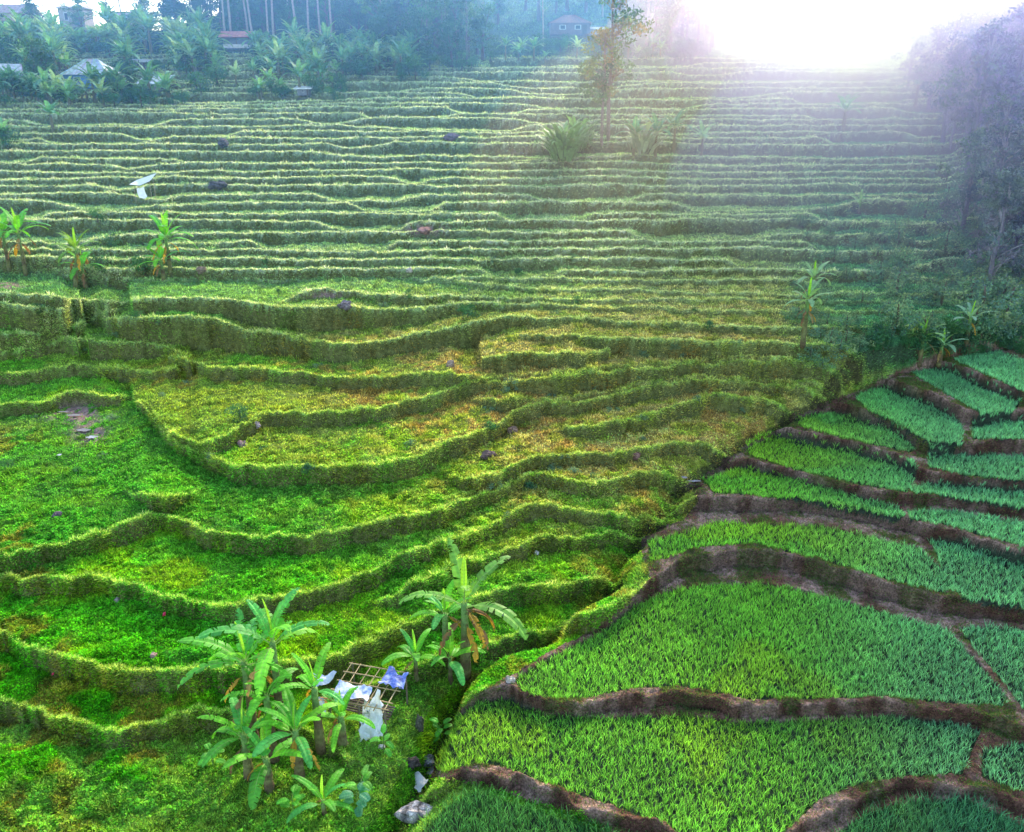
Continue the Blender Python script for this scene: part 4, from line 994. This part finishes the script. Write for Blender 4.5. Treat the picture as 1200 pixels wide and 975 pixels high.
# round-leaved seedlings near the bottom
def seedling(px, row, n, L, w, label, col):
    root = empty('seedling', at(px,row), random.random()*6); tag(root, label, 'plant')
    g = Geo(); g.tube([(0,0,-.05),(.02,0,.3),(0,.02,.6)], [.015,.012,.008], (.15,.28,.08), n=5); g.build('stem', M_LEAF, root)
    for k in range(n):
        g = Geo(); leaf_geo(g, L, w, R(random.uniform(10,60)), R(random.uniform(-50,0)), k*2.2, (0,0,.15+.45*k/n), col=vary(col,.2), tear=0, seg=14, pet=.3); g.build('leaf', M_LEAF, root)
random.seed(9)
seedling(420,950,8,.45,.26,'seedling with round bluish leaves near the bottom edge',(.10,.32,.14))
seedling(425,935,6,.5,.2,'pale seedling with narrow bright leaves above the round leaved one',(.16,.45,.05))
seedling(450,752+130,6,.4,.18,'bright seedling on the dark bank right of the sheets',(.12,.42,.04))
for (px,row,lb) in ((517,868,'bright climbing plant in the gully mouth'),(345,955,'broad leaved weed left of the small banana sapling'),(250,900,'pale broad leaved weed at the foot of the torn banana leaves')): seedling(px,row,9,.4,.2,lb,(.12,.42,.04))

# puddles
def puddle(px, row, rx, ry, label, seed):
    p = at(px,row); rs = random.Random(seed); vs = [(0,0,0)]
    for k in range(20):
        a = k*math.tau/20; q = rs.uniform(.6,1.15); vs.append((rx*q*math.cos(a), ry*q*math.sin(a), 0))
    fs = [(0,k+1,(k+1)%20+1) for k in range(20)]
    m = bpy.data.materials.get('water') or bpy.data.materials.new('water'); m.use_nodes = True; b = m.node_tree.nodes['Principled BSDF']
    b.inputs['Base Color'].default_value = (.30,.27,.28,1); b.inputs['Roughness'].default_value = .06; b.inputs['Specular IOR Level'].default_value = 1.0
    me = new_mesh('puddle', vs, fs, None, m); o = link('puddle', me, None, p+Vector((0,0,.075))); tag(o, label, 'puddle', kind='structure')
for i,(px,row,rx,ry) in enumerate(((98,506,.35,.22),(108,514,.3,.2),(88,488,.5,.14),(75,484,.3,.1),(800,561,.25,.12),(813,567,.3,.1),(505,905,.3,.2),(70,535,.12,.12))):
    puddle(px,row,rx,ry,'shallow puddle reflecting the pale sky',i)

# ------------------------------------------------------------------ haze
def haze(name, corners, dens, col, g_, label):
    vs = corners; fs = [(3,2,1,0),(4,5,6,7),(0,1,5,4),(1,2,6,5),(2,3,7,6),(3,0,4,7)]
    m = bpy.data.materials.new(name); m.use_nodes = True; nt = m.node_tree; nt.nodes.remove(nt.nodes['Principled BSDF'])
    v = nt.nodes.new('ShaderNodeVolumeScatter'); v.inputs['Density'].default_value = dens; v.inputs['Color'].default_value = (*col,1); v.inputs['Anisotropy'].default_value = g_
    nt.links.new(v.outputs[0], nt.nodes['Material Output'].inputs['Volume'])
    o = link(name, new_mesh(name, vs, fs, None, m)); tag(o, label, 'haze', kind='stuff'); return o
def boxc(x0,x1,y0,y1,z0,z1): return [(x0,y0,z0),(x1,y0,z0),(x1,y1,z0),(x0,y1,z0),(x0,y0,z1),(x1,y0,z1),(x1,y1,z1),(x0,y1,z1)]
haze('haze', boxc(-260,320,44,262,-20,52), .0019, (.22,.50,1.0), .6, 'blue morning haze hanging over the far hillside')
def mist(c, r, dens, col, g_, label):
    vs, fs = blob(16, 24, r, 0, 1); o = haze('mist', [(0,0,0)]*8, dens, col, g_, label)
    o.data = new_mesh('mist', [(v[0]+c[0], v[1]+c[1], v[2]+c[2]) for v in vs], [f for f in fs], None, o.data.materials[0])
    return o
def along(px, row, y):
    u, s_ = us(px, row); return (float(u)*y, y, H+float(s_)*y)
mist(along(945,10,140), (24,60,13), .022, (1.0,.93,.86), .72, 'white mist added on the ridge for the glow of the sun')  # mist volume added to whiten the ridge around the sun
mist(along(940,55,115), (26,40,17), .009, (1.0,.72,.76), .72, 'warm mist added for the sun glow over the terraces below the sun')  # outer warm lobe, added for the glow below the sun
mist(along(850,250,64), (21,26,15), .0028, (1.0,.66,.40), .7, 'thin golden mist added for the warm glare over the terraces below the sun')  # added volume standing in for warm veiling glare
mist(along(1120,70,105), (34,55,22), .022, (.56,.30,1.0), .7, 'violet mist over the right hillside wood')
mist(along(1150,250,62), (24,24,17), .015, (.34,.34,1.0), .7, 'blue mist lying on the right hand slope')
mist(along(430,40,125), (46,35,9), .0022, (.20,.48,1.0), .6, 'pale blue mist drifting over the banana grove')

# ------------------------------------------------------------------ sky, sun, camera
SUN_EL, SUN_AZ = 27.0, math.atan(float(us(940,5)[0]))
w = bpy.data.worlds.new('World'); scene.world = w; w.use_nodes = True
nt = w.node_tree; sk = nt.nodes.new('ShaderNodeTexSky'); sk.sky_type = 'NISHITA'; sk.sun_disc = False
sk.sun_elevation = R(SUN_EL); sk.sun_rotation = SUN_AZ; sk.altitude = 600; sk.air_density = 1.0; sk.dust_density = 2.0; sk.ozone_density = 1.0
nt.links.new(sk.outputs[0], nt.nodes['Background'].inputs['Color']); nt.nodes['Background'].inputs['Strength'].default_value = .58
sl = bpy.data.lights.new('sun', 'SUN'); sl.energy = 5; sl.angle = R(3); sl.color = (1,.90,.76)
so = bpy.data.objects.new('sun', sl); COL.objects.link(so)
sd = Vector((math.sin(SUN_AZ)*math.cos(R(SUN_EL)), math.cos(SUN_AZ)*math.cos(R(SUN_EL)), math.sin(R(SUN_EL))))
so.rotation_euler = (-sd).to_track_quat('-Z', 'Y').to_euler()
so.location = (0, 0, 60)
cam = bpy.data.cameras.new('camera'); cam.lens = 36*F/1200; cam.sensor_width = 36; cam.clip_end = 8000; cam.clip_start = .1
co = bpy.data.objects.new('camera', cam); COL.objects.link(co); co.location = (0,0,H); co.rotation_euler = (R(90)-PITCH, 0, 0); scene.camera = co
scene.view_settings.view_transform = 'Standard'; scene.view_settings.look = 'None'; scene.view_settings.exposure = 0
cy = scene.cycles
cy.use_denoising = True; cy.max_bounces = 6; cy.diffuse_bounces = 3; cy.glossy_bounces = 2; cy.transmission_bounces = 3; cy.volume_bounces = 2; cy.transparent_max_bounces = 4
